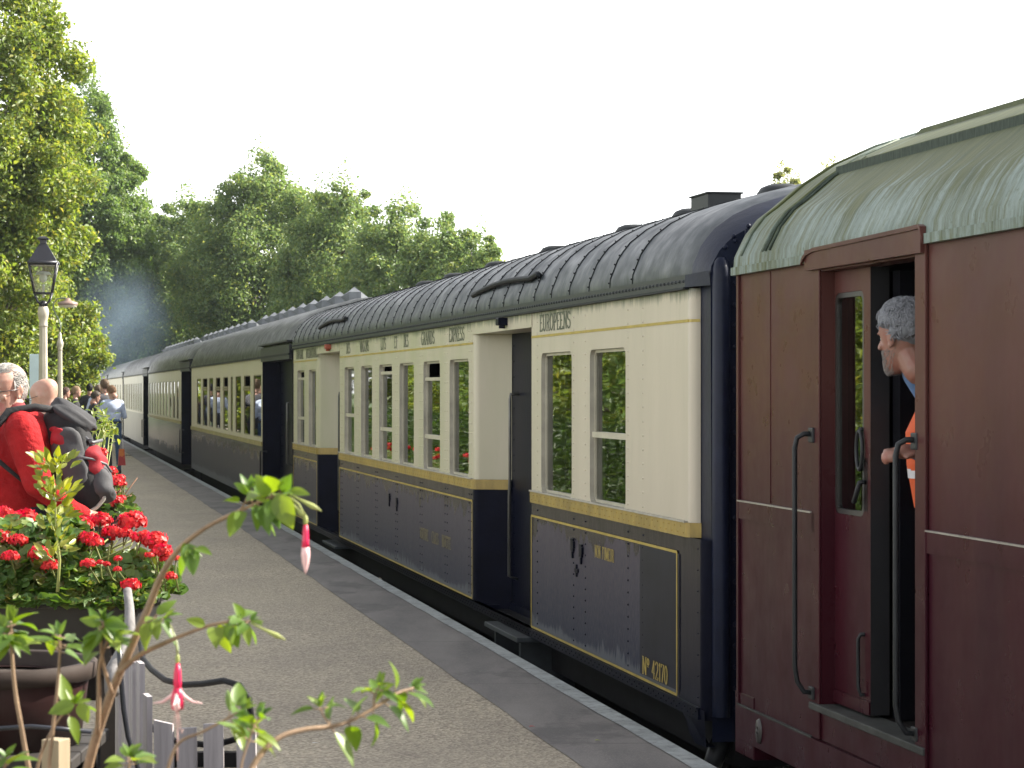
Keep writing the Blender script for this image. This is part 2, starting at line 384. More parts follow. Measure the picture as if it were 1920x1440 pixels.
def lettering(txt, x0, x1, z0, h, y, mat, parent, thick=.11, thin=.035, name='lettering', bold=1):
    """x0 -> x1 along the side (reading direction), drawn as thin raised paint at depth y"""
    adv = sum(GL[c][2] for c in txt); sc = abs(x1 - x0) / adv; sg = 1 if x1 > x0 else -1
    mb = MB(); cx = 0; lay = 0
    def put(a, b, w):
        nonlocal lay
        a = Vector(a); b = Vector(b); d = (b - a)
        if d.length < 1e-6: return
        e = d.normalized(); q = Vector((-e.y, e.x)) * w / 2; a = a - e * w * .1; b = b + e * w * .1
        yy = y + .0002 * (lay % 5); lay += 1
        mb.add([(x0 + sg * p.x * sc, yy, z0 + p.y * h) for p in (a - q, b - q, b + q, a + q)], [(0, 1, 2, 3)])
    for ch in txt:
        st, sf, ad = GL[ch]
        for pl in st:
            for a, b in zip(pl, pl[1:]):
                dx, dy = b[0] - a[0], b[1] - a[1]; l = math.hypot(dx, dy) or 1
                ww = (thin + (thick - thin) * abs(dy) / l) * bold
                put((a[0] + cx, a[1]), (b[0] + cx, b[1]), ww)
        for (sx, sz) in sf: put((cx + sx - .085, sz), (cx + sx + .085, sz), thin * 1.1)
        cx += ad
    return mb.build(name, mat, parent)

# ================================================================ coaches
RZ = math.atan2(DIR.y, DIR.x)
def tY(Y, Y0): return (Y - Y0) / DIR.y
def tp(px, Y0): return tY(4600 * 3.15 / (px - 56), Y0)    # place along a coach side from where it is measured

def rrect(xa, xb, za, zb, r, n=4):
    pts = []
    for cx, cz, a0 in ((xb - r, zb - r, 0), (xa + r, zb - r, 90), (xa + r, za + r, 180), (xb - r, za + r, 270)):
        for i in range(n + 1):
            a = R(a0 + 90 * i / n); pts.append((cx + r * math.cos(a), cz + r * math.sin(a)))
    return pts
def wall(mb, x0, x1, z0, z1, wins, y=0, mi=0, r=.05, dep=.035, mrev=None):
    if mrev is None: mrev = mi
    wins = sorted(wins)
    def rc(a, b, c, d):
        if b - a > 1e-6 and d - c > 1e-6: mb.quad((a, y, c), (b, y, c), (b, y, d), (a, y, d), mi)
    x = x0
    for xa, xb, za, zb in wins:
        rc(x, xa, z0, z1); rc(xa, xb, z0, za); rc(xa, xb, zb, z1); x = xb
        n = 4; pts = rrect(xa, xb, za, zb, r, n); k = len(pts)
        cor = [(xb, zb), (xa, zb), (xa, za), (xb, za)]
        for q in range(4):                       # corner fans fill the square corner outside the rounded hole
            arcp = pts[q * (n + 1):(q + 1) * (n + 1)]
            for a, b in zip(arcp, arcp[1:]): mb.add([(cor[q][0], y, cor[q][1]), (a[0], y, a[1]), (b[0], y, b[1])], [(0, 1, 2)], mi)
        vs = [(p[0], y, p[1]) for p in pts] + [(p[0], y - dep, p[1]) for p in pts]
        mb.add(vs, [(i, (i + 1) % k, k + (i + 1) % k, k + i) for i in range(k)], mrev)
    rc(x, x1, z0, z1)
def window(parent, w, y=-.036, bar=None, vent=None, r=.05, fw=.017, sash=None, low=None):
    """one window: a frame set in the opening, its bars, and the pane as its child"""
    xa, xb, za, zb = w; sash = sash or MAT['sash']; mb = MB()
    o = rrect(xa + .001, xb - .001, za + .001, zb - .001, r); i_ = rrect(xa + fw, xb - fw, za + fw, zb - fw, r * .6); k = len(o)
    for yy in (y + .010,):
        vs = [(p[0], yy, p[1]) for p in o] + [(p[0], yy, p[1]) for p in i_] + [(p[0], yy - .02, p[1]) for p in i_]
        mb.add(vs, [(i, (i + 1) % k, k + (i + 1) % k, k + i) for i in range(k)] + [(k + i, k + (i + 1) % k, 2 * k + (i + 1) % k, 2 * k + i) for i in range(k)])
    if bar is not None: mb.box(xa + .012, xb - .012, y - .004, y + .026, bar - .016, bar + .016)
    if vent is not None: mb.box(xa + .012, xb - .012, y - .004, y + .024, vent - .013, vent + .013)
    if low:   # inner folding strips seen behind the lower light
        for q in range(3): mb.box(xb - .06 - q * .035, xb - .045 - q * .035, y - .02, y - .004, za + .02, bar - .02)
    f = mb.build('window', sash, parent)
    pb = MB(); zt = (vent if vent is not None else zb - fw + .004)
    pb.quad((xa + fw - .004, y, zt), (xb - fw + .004, y, zt), (xb - fw + .004, y, za + fw - .004), (xa + fw - .004, y, za + fw - .004))
    if bar is not None and low:
        pb2 = MB()
    pb.build('pane', MAT['glass'], f)
    return f

ROOFP = [(.015, 0), (.012, .05), (-.008, .10), (-.03, .155), (-.06, .20), (-.10, .25), (-.19, .32), (-.30, .375), (-.45, .425), (-.65, .475), (-.9, .525), (-1.15, .545), (-1.42, .55)]
def roof_pts(zc, W, k=1.0):
    h = [(y, zc + z * k) for y, z in ROOFP]
    sc = (W / 2) / 1.42
    h = [(y * sc if y < 0 else y, z) for y, z in h]
    return h + [(-W - y, z) for y, z in h[::-1][1:]]
def loft(mb, secs, mi=0):
    n = len(secs[0])
    vs = [p for s_ in secs for p in s_]
    mb.add(vs, [(i * n + j, i * n + j + 1, (i + 1) * n + j + 1, (i + 1) * n + j) for i in range(len(secs) - 1) for j in range(n - 1)], mi, True)

def roof_metal(name, a, b, g, spec=.24):
    s = M(name, a, .36, 0, spec)
    c = s.mix(s.rng(s.noise(4, (.6, 1, 1), 5), .3, .7), a, b)
    x, y, z = s.sep()
    low = s.math('MULTIPLY', s.rng(z, 2.5, 2.2), s.rng(s.noise(1.2), .3, .6, .3, 1)); c = s.mix(s.math('MULTIPLY', low, .75), c, g)
    c = s.mix(s.rng(s.noise(30, (1, .3, .3), 5), .55, .75, 0, .4), c, tuple(v * 1.7 for v in a))
    s.color(c); s.roughness(s.rng(s.noise(7), .3, .7, .34, .54)); s.bump(s.noise(1.5, (1.5, 1, 1)), .3, .03)
    return s.m
MAT['roof1'] = roof_metal('dark riveted roof', (.026, .033, .042), (.019, .024, .031), (.022, .031, .026))
MAT['roof2'] = roof_metal('soft grey roof', (.017, .020, .018), (.012, .014, .013), (.018, .024, .014), .16)
MAT['seam'] = mt('roof seam', (.008, .010, .012), .6, spec=.2)

def bogie(parent, x, W=2.84):
    mb = MB(); yc = -W / 2
    for sx in (-1.05, 1.05):
        for sy in (.75, -.75):
            prof = [(.06, -.07), (.40, -.07), (.47, -.06), (.47, .05), (.42, .065), (.08, .065)]
            n = 20; vs = []; 
            for r_, d in prof:
                for j in range(n):
                    a = 2 * math.pi * j / n; vs.append((x + sx + math.cos(a) * r_, yc + sy + d, -.40 + math.sin(a) * r_))
            mb.add(vs, [(i * n + j, i * n + (j + 1) % n, (i + 1) * n + (j + 1) % n, (i + 1) * n + j) for i in range(5) for j in range(n)] + [tuple(range(n)), tuple(5 * n + j for j in range(n))], 0, True)
    for sy in (1.02, -1.02): mb.bbox(x - 1.5, x + 1.5, yc + sy - .05, yc + sy + .05, -.35, -.12, .02); mb.bbox(x - 1.2, x - .9, yc + sy - .1, yc + sy + .1, -.5, -.3, .02); mb.bbox(x + .9, x + 1.2, yc + sy - .1, yc + sy + .1, -.5, -.3, .02)
    mb.box(x - .2, x + .2, yc - 1, yc + 1, -.3, -.05)
    mb.build('bogie', MAT['dark'], parent)

# ---------------------------------------------------------------- first coach: cream over navy, riveted, with recessed doorways
Y1 = 11.48; LEN1 = tY(29.30, Y1); W1 = 2.84
c1 = thing('railway_coach', 'cream and navy riveted coach with gold waist band next to the maroon coach', 'railway coach', (side_x(Y1), Y1, 0), RZ, 'train standing at the platform')
def T1(px): return tp(px, Y1)
ZB0, ZB1, ZT = .945, 1.015, 2.135
D1a, D1b = T1(997), T1(887)      # near doorway
D2a, D2b = T1(637), T1(595)      # far doorway
wz = (1.02, 1.875)
wn = [(1015, 1072), (1106, 1173)]; wm = [(646, 664), (677, 697.5), (711, 735), (749, 776), (794, 825), (843, 879)]; wf = [(557.5, 570.5), (579, 592.5)]
def wl(ps): return sorted([(T1(b), T1(a), wz[0], wz[1]) for a, b in ps])
secs = [(.27, D1a, wl(wn)), (D1b, D2a, wl(wm)), (D2b, LEN1, wl(wf))]
up = MB(); lo = MB()
for k, (a, b, ws) in enumerate(secs):
    wall(up, a, b, ZB1 - .002, ZT, ws, 0, 0, .05, .040, 1)
    wall(lo, .05 if k == 0 else a, b, .135, ZB0 + .002, [], 0, 0)
# rounded corner into the end
def corner(mb, x, z0, z1, mi):
    n = 6; vs = []
    for i in range(n + 1):
        a = R(90 * i / n); vs += [(x - .05 * math.sin(a), -.05 + .05 * math.cos(a), z0), (x - .05 * math.sin(a), -.05 + .05 * math.cos(a), z1)]
    mb.add(vs, [(2 * i, 2 * i + 1, 2 * i + 3, 2 * i + 2) for i in range(n)], mi, True)
corner(up, .27, ZB1, ZT, 0); corner(lo, .05, .1, ZB0, 2)
up.box(.0, .225, -.09, -.052, ZB0 - .01, ZT + .06, 3)
# recess walls: the far cheek is rounded at its front corner and set slightly askew
def cheek(mb, x, z0, z1, mi, dx=-.16, dy=-.25, flip=1):
    pts = [(x, 0)]
    for i in range(1, 6): a = R(18 * i); pts.append((x + flip * -.06 * math.sin(a) , -.06 * (1 - math.cos(a))))
    pts.append((x + flip * dx, dy))
    vs = []
    for p in pts: vs += [(p[0], p[1], z0), (p[0], p[1], z1)]
    mb.add(vs, [(2 * i, 2 * i + 1, 2 * i + 3, 2 * i + 2) for i in range(len(pts) - 1)], mi, True)
for (a, b) in ((D1a, D1b), (D2a, D2b)):
    cheek(up, b, ZB1, 2.05, 0); cheek(lo, b, .10, ZB0, 2)
    cheek(up, a, ZB1, 2.05, 0, flip=-1); cheek(lo, a, .10, ZB0, 2, flip=-1)
    up.quad((a, 0, 2.045), (b, 0, 2.045), (b, 0, ZT), (a, 0, ZT), 0)
    up.quad((a, 0, 2.045), (b, 0, 2.045), (b, -.3, 2.045), (a, -.3, 2.045), 0)
    up.box(a - .02, b + .02, .0015, .006, 2.043, ZT - .003, 0)
# rivets on the cream and navy sheets
cols = [T1(p) for p in (1008, 1076, 1098, 1178, 1206)] + [T1(p) + d for p in (882, 837, 790, 744, 706, 671, 641) for d in (-.05, .05)] + [T1(599) + .1, T1(574), T1(553)]
for cx in cols:
    for i in range(16):
        z = 1.05 + i * .073
        if z < 2.12: up.rivet(cx, 0, z, .0075, .0065, 0)
    if not (D1a - .03 < cx < D1b + .03):
        for i in range(12):
            z = .2 + i * .064
            lo.rivet(cx, 0, z, .0070, .006, 2)
for z in [.2 + i * .1 for i in range(8)]: lo.rivet(.09, 0.0, z, .005, .004, 2)
up.build('upper_panel', [MAT['cream'], MAT['reveal'], MAT['navy'], MAT['navyend']], c1)
lo.box(T1(1275), T1(1201), .001, .004, .19, .855, 3)     # clean overlapping plate
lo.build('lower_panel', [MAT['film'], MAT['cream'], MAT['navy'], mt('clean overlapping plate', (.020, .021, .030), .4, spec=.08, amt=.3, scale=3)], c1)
# gold waist band with studs, following doors' cheeks
mb = MB()
for a, b, ws in secs:
    mb.box(a, b, -.005, .012, ZB0, ZB1)
    x = a + .03; i = 0
    while x < b: mb.rivet(x, .012, ZB0 + (.05 if i % 2 else .02), .0045, .005); x += .055; i += 1
    mb.box(a, b, 0, .02, ZB1 - .001, ZB1 + .008, 1)
mb.add([(.27, .012, ZB0), (.235, .0, ZB0), (.208, -.05, ZB0), (.27, .012, ZB1), (.235, 0, ZB1), (.208, -.05, ZB1)], [(0, 1, 4, 3), (1, 2, 5, 4)], 0)
for (a, b) in ((D1a, D1b), (D2a, D2b)):
    for x, fl in ((b, 1), (a, -1)):
        pts = [(x, .012), (x - fl * .05, -.02 + .012), (x - fl * .17, -.238)]
        for p, q in zip(pts, pts[1:]): mb.quad((p[0], p[1], ZB0), (q[0], q[1], ZB0), (q[0], q[1], ZB1), (p[0], p[1], ZB1), 0)
mb.build('waist_band', [MAT['gold'], MAT['reveal']], c1)
# yellow lining round the lower panels and the line below the lettering
mb = MB(); lw = .0065
for a, b, s0, s1 in ((T1(1271), D1a - .012, 0, 0), (D1b + .012, D2a - .012, 0, 0), (D2b + .012, LEN1 - .03, 0, 0)):
    for z in (.862, .168): mb.box(a, b, .0045, .0065, z - lw, z + lw)
    for x in (a, b): mb.box(x - lw * 1.2, x + lw * 1.2, .0047, .0068, .168, .862)
for a, b in ((.26, D1a), (D1b, D2a), (D2b, LEN1)): mb.box(a, b, .001, .003, 1.974, 1.988)
mb.add([(.27, .003, 1.974), (.235, -.008, 1.974), (.215, -.045, 1.974), (.27, .003, 1.988), (.235, -.008, 1.988), (.215, -.045, 1.988)], [(0, 1, 4, 3), (1, 2, 5, 4)])
mb.build('lining', MAT['line'], c1)
# foot rail with a flare at the end
mb = MB()
for a, b, ws in secs: 
    a = min(a, D1a) if a > 1 else .05
    mb.box(a, b, -.02, .012, .10, .152)
    x = a + .03
    while x < b: mb.rivet(x, .012, .118 + .018 * (int(x / .05) % 2), .005, .005); x += .05
    mb.box(a, b, -.02, .02, .150, .157)
mb.add([(-.02, .0, .15), (.35, .006, .15), (.35, .006, .10), (.28, .006, .07), (.22, .006, .015), (.12, .004, -.02), (-.02, -.01, -.02)] + [(-.02, -.06, .15), (.35, -.06, .15), (.35, -.06, .10), (.28, -.06, .07), (.22, -.06, .015), (.12, -.06, -.02), (-.02, -.06, -.02)],
       [(0, 1, 2, 3, 4, 5, 6), (2, 3, 10, 9), (3, 4, 11, 10), (4, 5, 12, 11), (5, 6, 13, 12)])
for a, b in ((D1a, D1b), (D2a, D2b)): mb.box(a + .1, b - .1, -.29, -.235, .09, .15); mb.box(a - .01, a + .12, -.22, 0, .09, .13); mb.box(b - .12, b + .01, -.22, 0, .09, .13)
mb.build('foot_rail', MAT['navy'], c1)
# doors in the recesses, each with a grab pole
for k, (a, b) in enumerate(((D1a, D1b), (D2a, D2b))):
    mb = MB(); mb.box(a + .05, b - .05, -.30, -.255, .10, 2.045)
    mb.bbox(a + .55, a + 1.25, -.255, -.238, .16, .95, .008); 
    for z in [.2 + .11 * i for i in range(17)]: mb.rivet(b - .22, -.255, z, .006, .005)
    d = mb.build('door', MAT['navy'], c1)
    h = MB(); xx = b - .42
    h.tube([(xx, -.25, 1.62), (xx, -.19, 1.62), (xx, -.185, 1.58), (xx, -.185, 1.05), (xx + .05, -.19, .92), (xx + .06, -.19, .35), (xx + .06, -.25, .33)], .011, 8)
    h.build('handle', MAT['steel'], d)
    g_ = MB(); g_.box(a + .62, a + .75, -.252, -.248, .85, 1.75); g_.build('pane', MAT['glass'], d)
st = MB(); st.bbox(D1a - .02, D1a + 1.1, -.3, .1, .065, .098, .006); st.box(D1a + .1, D1a + .16, -.3, .05, -.25, .065); st.box(D1a + .95, D1a + 1.0, -.3, .05, -.25, .065)
st.build('door_step', MAT['board'], c1)
st = MB(); st.bbox(D2a - .02, D2a + 1.1, -.3, .05, .03, .06, .006); st.build('door_step', MAT['board'], c1)
for px, m_ in ((951, MAT['navy']), (621, MAT['orange'])):      # small square lamps over the doorways
    x = T1(px); b_ = MB(); b_.bbox(x - .05, x + .05, .0, .07, 2.075, 2.125, .006); b_.tube([(x, .035, 2.075), (x, .035, 2.055)], .022, 8); b_.build('door_lamp', m_, c1)
# windows
for (pa, pb), kw in list(zip(wn, ({}, dict(bar=1.40, low=1)))) + list(zip(wm, (dict(bar=1.40, low=1), {}, dict(bar=1.30, vent=1.80, low=1), {}, dict(bar=1.28, vent=1.735, low=1), {}))) + list(zip(wf, (dict(bar=1.32, vent=1.78), {}))):
    window(c1, (T1(pb), T1(pa), *wz), **kw)
# lettering
for t_, a, b in (('EUROPEENS', 1012, 1070), ('EXPRESS', 842, 871), ('GRANDS', 790, 815), ('DES', 757, 766), ('ET', 739, 745), ('LITS', 714, 724), ('WAGONS', 675, 692), ('DES', 649.5, 657), ('COMPAGNIE', 555, 569), ('INTERNATIONALE', 574, 597)):
    lettering(t_, T1(a), T1(b), 2.012, .098, .0015, MAT['letter'] , c1, .13, .085)
lettering('NON', T1(1116), T1(1127), .72, .066, .003, MAT['line'], c1, .12, .05); lettering('FUMEUR', T1(1130), T1(1152), .72, .066, .003, MAT['line'], c1, .12, .05)
lettering('No', T1(1206), T1(1220), .196, .088, .006, MAT['line'], c1, .13, .045)
lettering('42170', T1(1224), T1(1254), .196, .088, .006, MAT['line'], c1, .14, .045)
FY = mt('faded yellow lettering', (.20, .165, .07), .5)
for t_, a, b in (('VOITURE', 788, 804), ('CLASS', 810, 823), ('BUVETTE', 829, 846)): lettering(t_, T1(a), T1(b), .455, .088, .003, FY, c1, .11, .05)
# dark bracket plates
for px, z in ((1075, .745), (1091, .725), (731, .70), (745, .68)):
    x = T1(px); b_ = MB(); b_.bbox(x - .035, x + .035, 0, .012, z - .03, z + .045, .004); b_.bbox(x - .05, x - .03, .0, .014, z - .01, z + .03, .003); b_.bbox(x - .014, x + .014, .0, .012, z - .07, z - .03, .004); b_.build('board_bracket', MAT['navy'], c1)
b_ = MB(); x = T1(1082); b_.box(x - .045, x + .045, 0, .008, .60, .622); b_.box(x - .012, x + .012, 0, .009, .575, .645); b_.build('lifting_mark', MAT['navy'], c1)
# roof with seams and bolts, rounded hood at the near end
rf = MB(); base = roof_pts(2.195, W1)
def hood(t):        # the profile shrinks inwards and down over the last half metre
    if t >= .55: return [(t, y, z) for y, z in base]
    f = 1 - t / .55; k = 1 - .30 * f ** 2.6; q = .06 * f ** 2.6
    return [(t, (y + W1 / 2) * (1 - q * .6) - W1 / 2, 2.195 + (z - 2.195) * k) for y, z in base]
ts = [0, .03, .07, .12, .2, .3, .42, .55] + [.55 + (LEN1 - .55) * i / 30 for i in range(1, 31)]
loft(rf, [hood(t) for t in ts if t <= .2], 2); loft(rf, [hood(t) for t in ts if t >= .2], 0)
rf.box(.25, LEN1, -.03, .020, 2.140, 2.200, 3)
for i in range(int((LEN1 - .3) / .072)): rf.rivet(.27 + i * .072, .020, 2.170, .0095, .009, 3)
rf.box(.25, LEN1, .0, .028, 2.130, 2.141, 1)
rf.add([(.25, .020, 2.14), (.2, .012, 2.14), (.0, -.035, 2.14), (.25, .020, 2.2), (.2, .014, 2.2), (.0, -.03, 2.21)], [(0, 1, 4, 3), (1, 2, 5, 4)], 2, True)
t = T1(1191); k = 0
while t < LEN1 - .05:
    prev = None
    for (y, z) in base[:18]:
        if prev is not None:
            y0, z0 = prev; rf.add([(t - .005, y0, z0 + .001), (t + .005, y0, z0 + .001), (t + .005, y, z + .001), (t - .005, y, z + .001), (t - .005, y0 + .003, z0 + .005), (t + .005, y0 + .003, z0 + .005), (t + .005, y + .003, z + .005), (t - .005, y + .003, z + .005)], [(4, 5, 6, 7), (0, 4, 7, 3), (1, 5, 6, 2)], 1)
            rf.ball((t + .012, (y + y0) / 2 + .004, (z + z0) / 2 + .006), .0055, 5, 4, 1)
        prev = (y, z)
    t += .505
# smooth lower edge seam
rf.build('roof', [MAT['roof1'], MAT['seam'], MAT['navyend'], mt('roof flange paint', (.022, .026, .028), .45, spec=.25, amt=.3)], c1)
# rain strips above the doorways
for a, b in ((T1(1005), T1(884)), (T1(645), T1(597))):
    mb = MB(); pts = [(a + (b - a) * i / 10, -.02 + .02, 2.345 + .035 * math.sin(math.pi * i / 10) - .02 * i / 10) for i in range(11)]
    mb.tube([(a - .03, -.015, 2.36), (a + .05, -.02, 2.375)] + [(p[0], -.012, p[2]) for p in pts[1:]], .020, 6); mb.build('rain_strip', MAT['seam'], c1)
# vents and the square chimney box
for Yv in (15.0, 17.0, 18.65, 21.4, 24.0, 26.4, 28.3):
    t = tY(Yv, Y1) - .28; mb = MB(); yc = -W1 / 2
    mb.bbox(t - .15, t + .13, yc - .15, yc + .15, 2.76, 2.83, .01); mb.lathe([(.03, .02), (.15, .03), (.155, .05), (.13, .085), (.08, .105), (0.01, .11)], 16, (t, yc, 2.80)); mb.build('roof_vent', MAT['dkmetal'], c1)
mb = MB(); t = tp(1345, Y1)
tb = tY(14.2, Y1); yb = -.85
mb.bbox(tb - .19, tb + .19, yb - .10, yb + .10, 2.5, 2.788, .006); mb.bbox(tb - .20, tb + .20, yb - .11, yb + .11, 2.784, 2.795, .003)
mb.build('chimney_box', MAT['dkmetal'], c1)
# end face, its ribbed corner post and grab rails
hp = hood(0)
mb = MB(); n = len(hp); mb.add([(0.0, p[1], p[2]) for p in hp] + [(0, -W1, .0), (0, -.045, .0)], [tuple(range(n + 2))], 0)
vs = []
for i in range(9):
    a = R(180 * i / 8)
    for z, k_ in ((.12, 1), (2.18, 1), (2.22, .93), (2.25, .75), (2.27, .4)):
        vs.append((-.06 * math.sin(a) * k_ - .002, -.085 - .042 * math.cos(a) * (k_ if z < 2.3 else k_) * -1, z))
mb.add(vs, [(i * 5 + j, i * 5 + j + 1, (i + 1) * 5 + j + 1, (i + 1) * 5 + j) for i in range(8) for j in range(4)], 0, True)
for y_ in (-.155,):
    for i in range(23):
        z = .15 + i * .1
        mb.ball((-.002, y_, z), (.009, .012, .012), 8, 6)
mb.add([(-.03, -.20, 0), (-.03, -.25, 0), (-.03, -.20, 2.4), (-.03, -.25, 2.4), (0, -.20, 0), (0, -.20, 2.4)], [(0, 1, 3, 2), (0, 4, 5, 2)], 0)
for i in range(8): a = R(8 + 11 * i); mb.ball((-.002, -.10 - .9 * (1 - math.cos(a)), 2.28 + .28 * math.sin(a)), (.009, .012, .012), 8, 6)
mb.build('end_panel', MAT['navyend'], c1)
mb = MB(); mb.box(-.42, 0, -W1 / 2 - .62, -W1 / 2 + .62, .05, 2.35); mb.build('gangway_bellows', MAT['dark'], c1)
mb = MB(); mb.tube([(-.005, -.34, 1.80), (-.07, -.34, 1.80), (-.07, -.34, 1.32), (-.005, -.34, 1.32)], .009, 6); 
for i in range(4): mb.tube([(-.07, -.34, 1.38 + i * .12), (-.07, -.42, 1.38 + i * .12)], .008, 6)
mb.tube([(-.07, -.42, 1.80), (-.07, -.42, 1.32)], .009, 6)
mb.build('grab_rail', mt('yellow rail paint', (.5, .36, .03), .5), c1)
mb = MB(); mb.tube([(.1, -.12, 0), (.12, -.08, -.12), (.13, -.06, -.2)], [.05, .045, .05], 10); mb.build('brake_pipe', MAT['dkmetal'], c1)
mb = MB(); mb.tube([(-.05, -.5, -.02), (-.07, -.45, -.25), (-.2, -.4, -.32), (-.45, -.35, -.3)], .025, 8); mb.build('brake_hose', mt('worn rubber', (.05, .045, .04), .6), c1)
# back, floor, inside, underframe
mb = MB(); mb.box(.02, LEN1, -W1, -W1 + .03, .1, 2.2); mb.box(.02, LEN1, -W1, -.3, .08, .16); mb.box(LEN1 - .03, LEN1, -W1, -.02, .1, 2.35)
mb.box(.03, LEN1, -.36, -.34, .16, 1.0)
for x in (D1a + .02, D1b - .02, D2a + .02, D2b - .02): mb.box(x - .01, x + .01, -W1, -.26, .1, 2.2)
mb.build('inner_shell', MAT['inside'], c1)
mb = MB(); mb.box(0, LEN1, -W1 + .3, -.15, -.12, .1); mb.box(4, 14, -2.2, -.6, -.6, -.12); mb.build('underframe', MAT['dark'], c1)
bogie(c1, 2.6); bogie(c1, LEN1 - 2.6)

# ---------------------------------------------------------------- generic coaches further back
def vent(parent, t, zc, W=2.84, s=1.0):
    mb = MB(); yc = -W / 2; z = zc
    # a square box with a pointed wing each side, on a short neck
    mb.box(t - .05 * s, t + .05 * s, yc - .05 * s, yc + .05 * s, z - .03, z + .05)
    a = .075 * s; h = .085 * s; zz = z + .11 * s
    core = [(t + dx * a, yc + dy * a, zz + dz * h) for dx in (-1, 1) for dy in (-1, 1) for dz in (-.75, .75)]
    mb.add(core, [(0, 1, 3, 2), (4, 6, 7, 5), (0, 4, 5, 1), (2, 3, 7, 6), (0, 2, 6, 4), (1, 5, 7, 3)])
    mb.add([(t - a * 1.0, yc + a, zz - h * .75), (t + a, yc + a, zz - h * .75), (t + a, yc + a, zz + h * .75), (t - a, yc + a, zz + h * .75), (t, yc + a * 2.3, zz)], [(0, 1, 4), (1, 2, 4), (2, 3, 4), (3, 0, 4)])
    mb.add([(t - a * 1.0, yc - a, zz - h * .75), (t + a, yc - a, zz - h * .75), (t + a, yc - a, zz + h * .75), (t - a, yc - a, zz + h * .75), (t, yc - a * 2.3, zz)], [(0, 1, 4), (1, 2, 4), (2, 3, 4), (3, 0, 4)])
    mb.add([(t - a, yc - a, zz + h * .75), (t + a, yc - a, zz + h * .75), (t + a, yc + a, zz + h * .75), (t - a, yc + a, zz + h * .75), (t, yc, zz + h * 1.5)], [(0, 1, 4), (1, 2, 4), (2, 3, 4), (3, 0, 4)])
    mb.build('roof_vent', MAT['vent'], parent)
MAT['vent'] = mt('pale grey vent paint', (.13, .14, .155), .45, amt=.25)

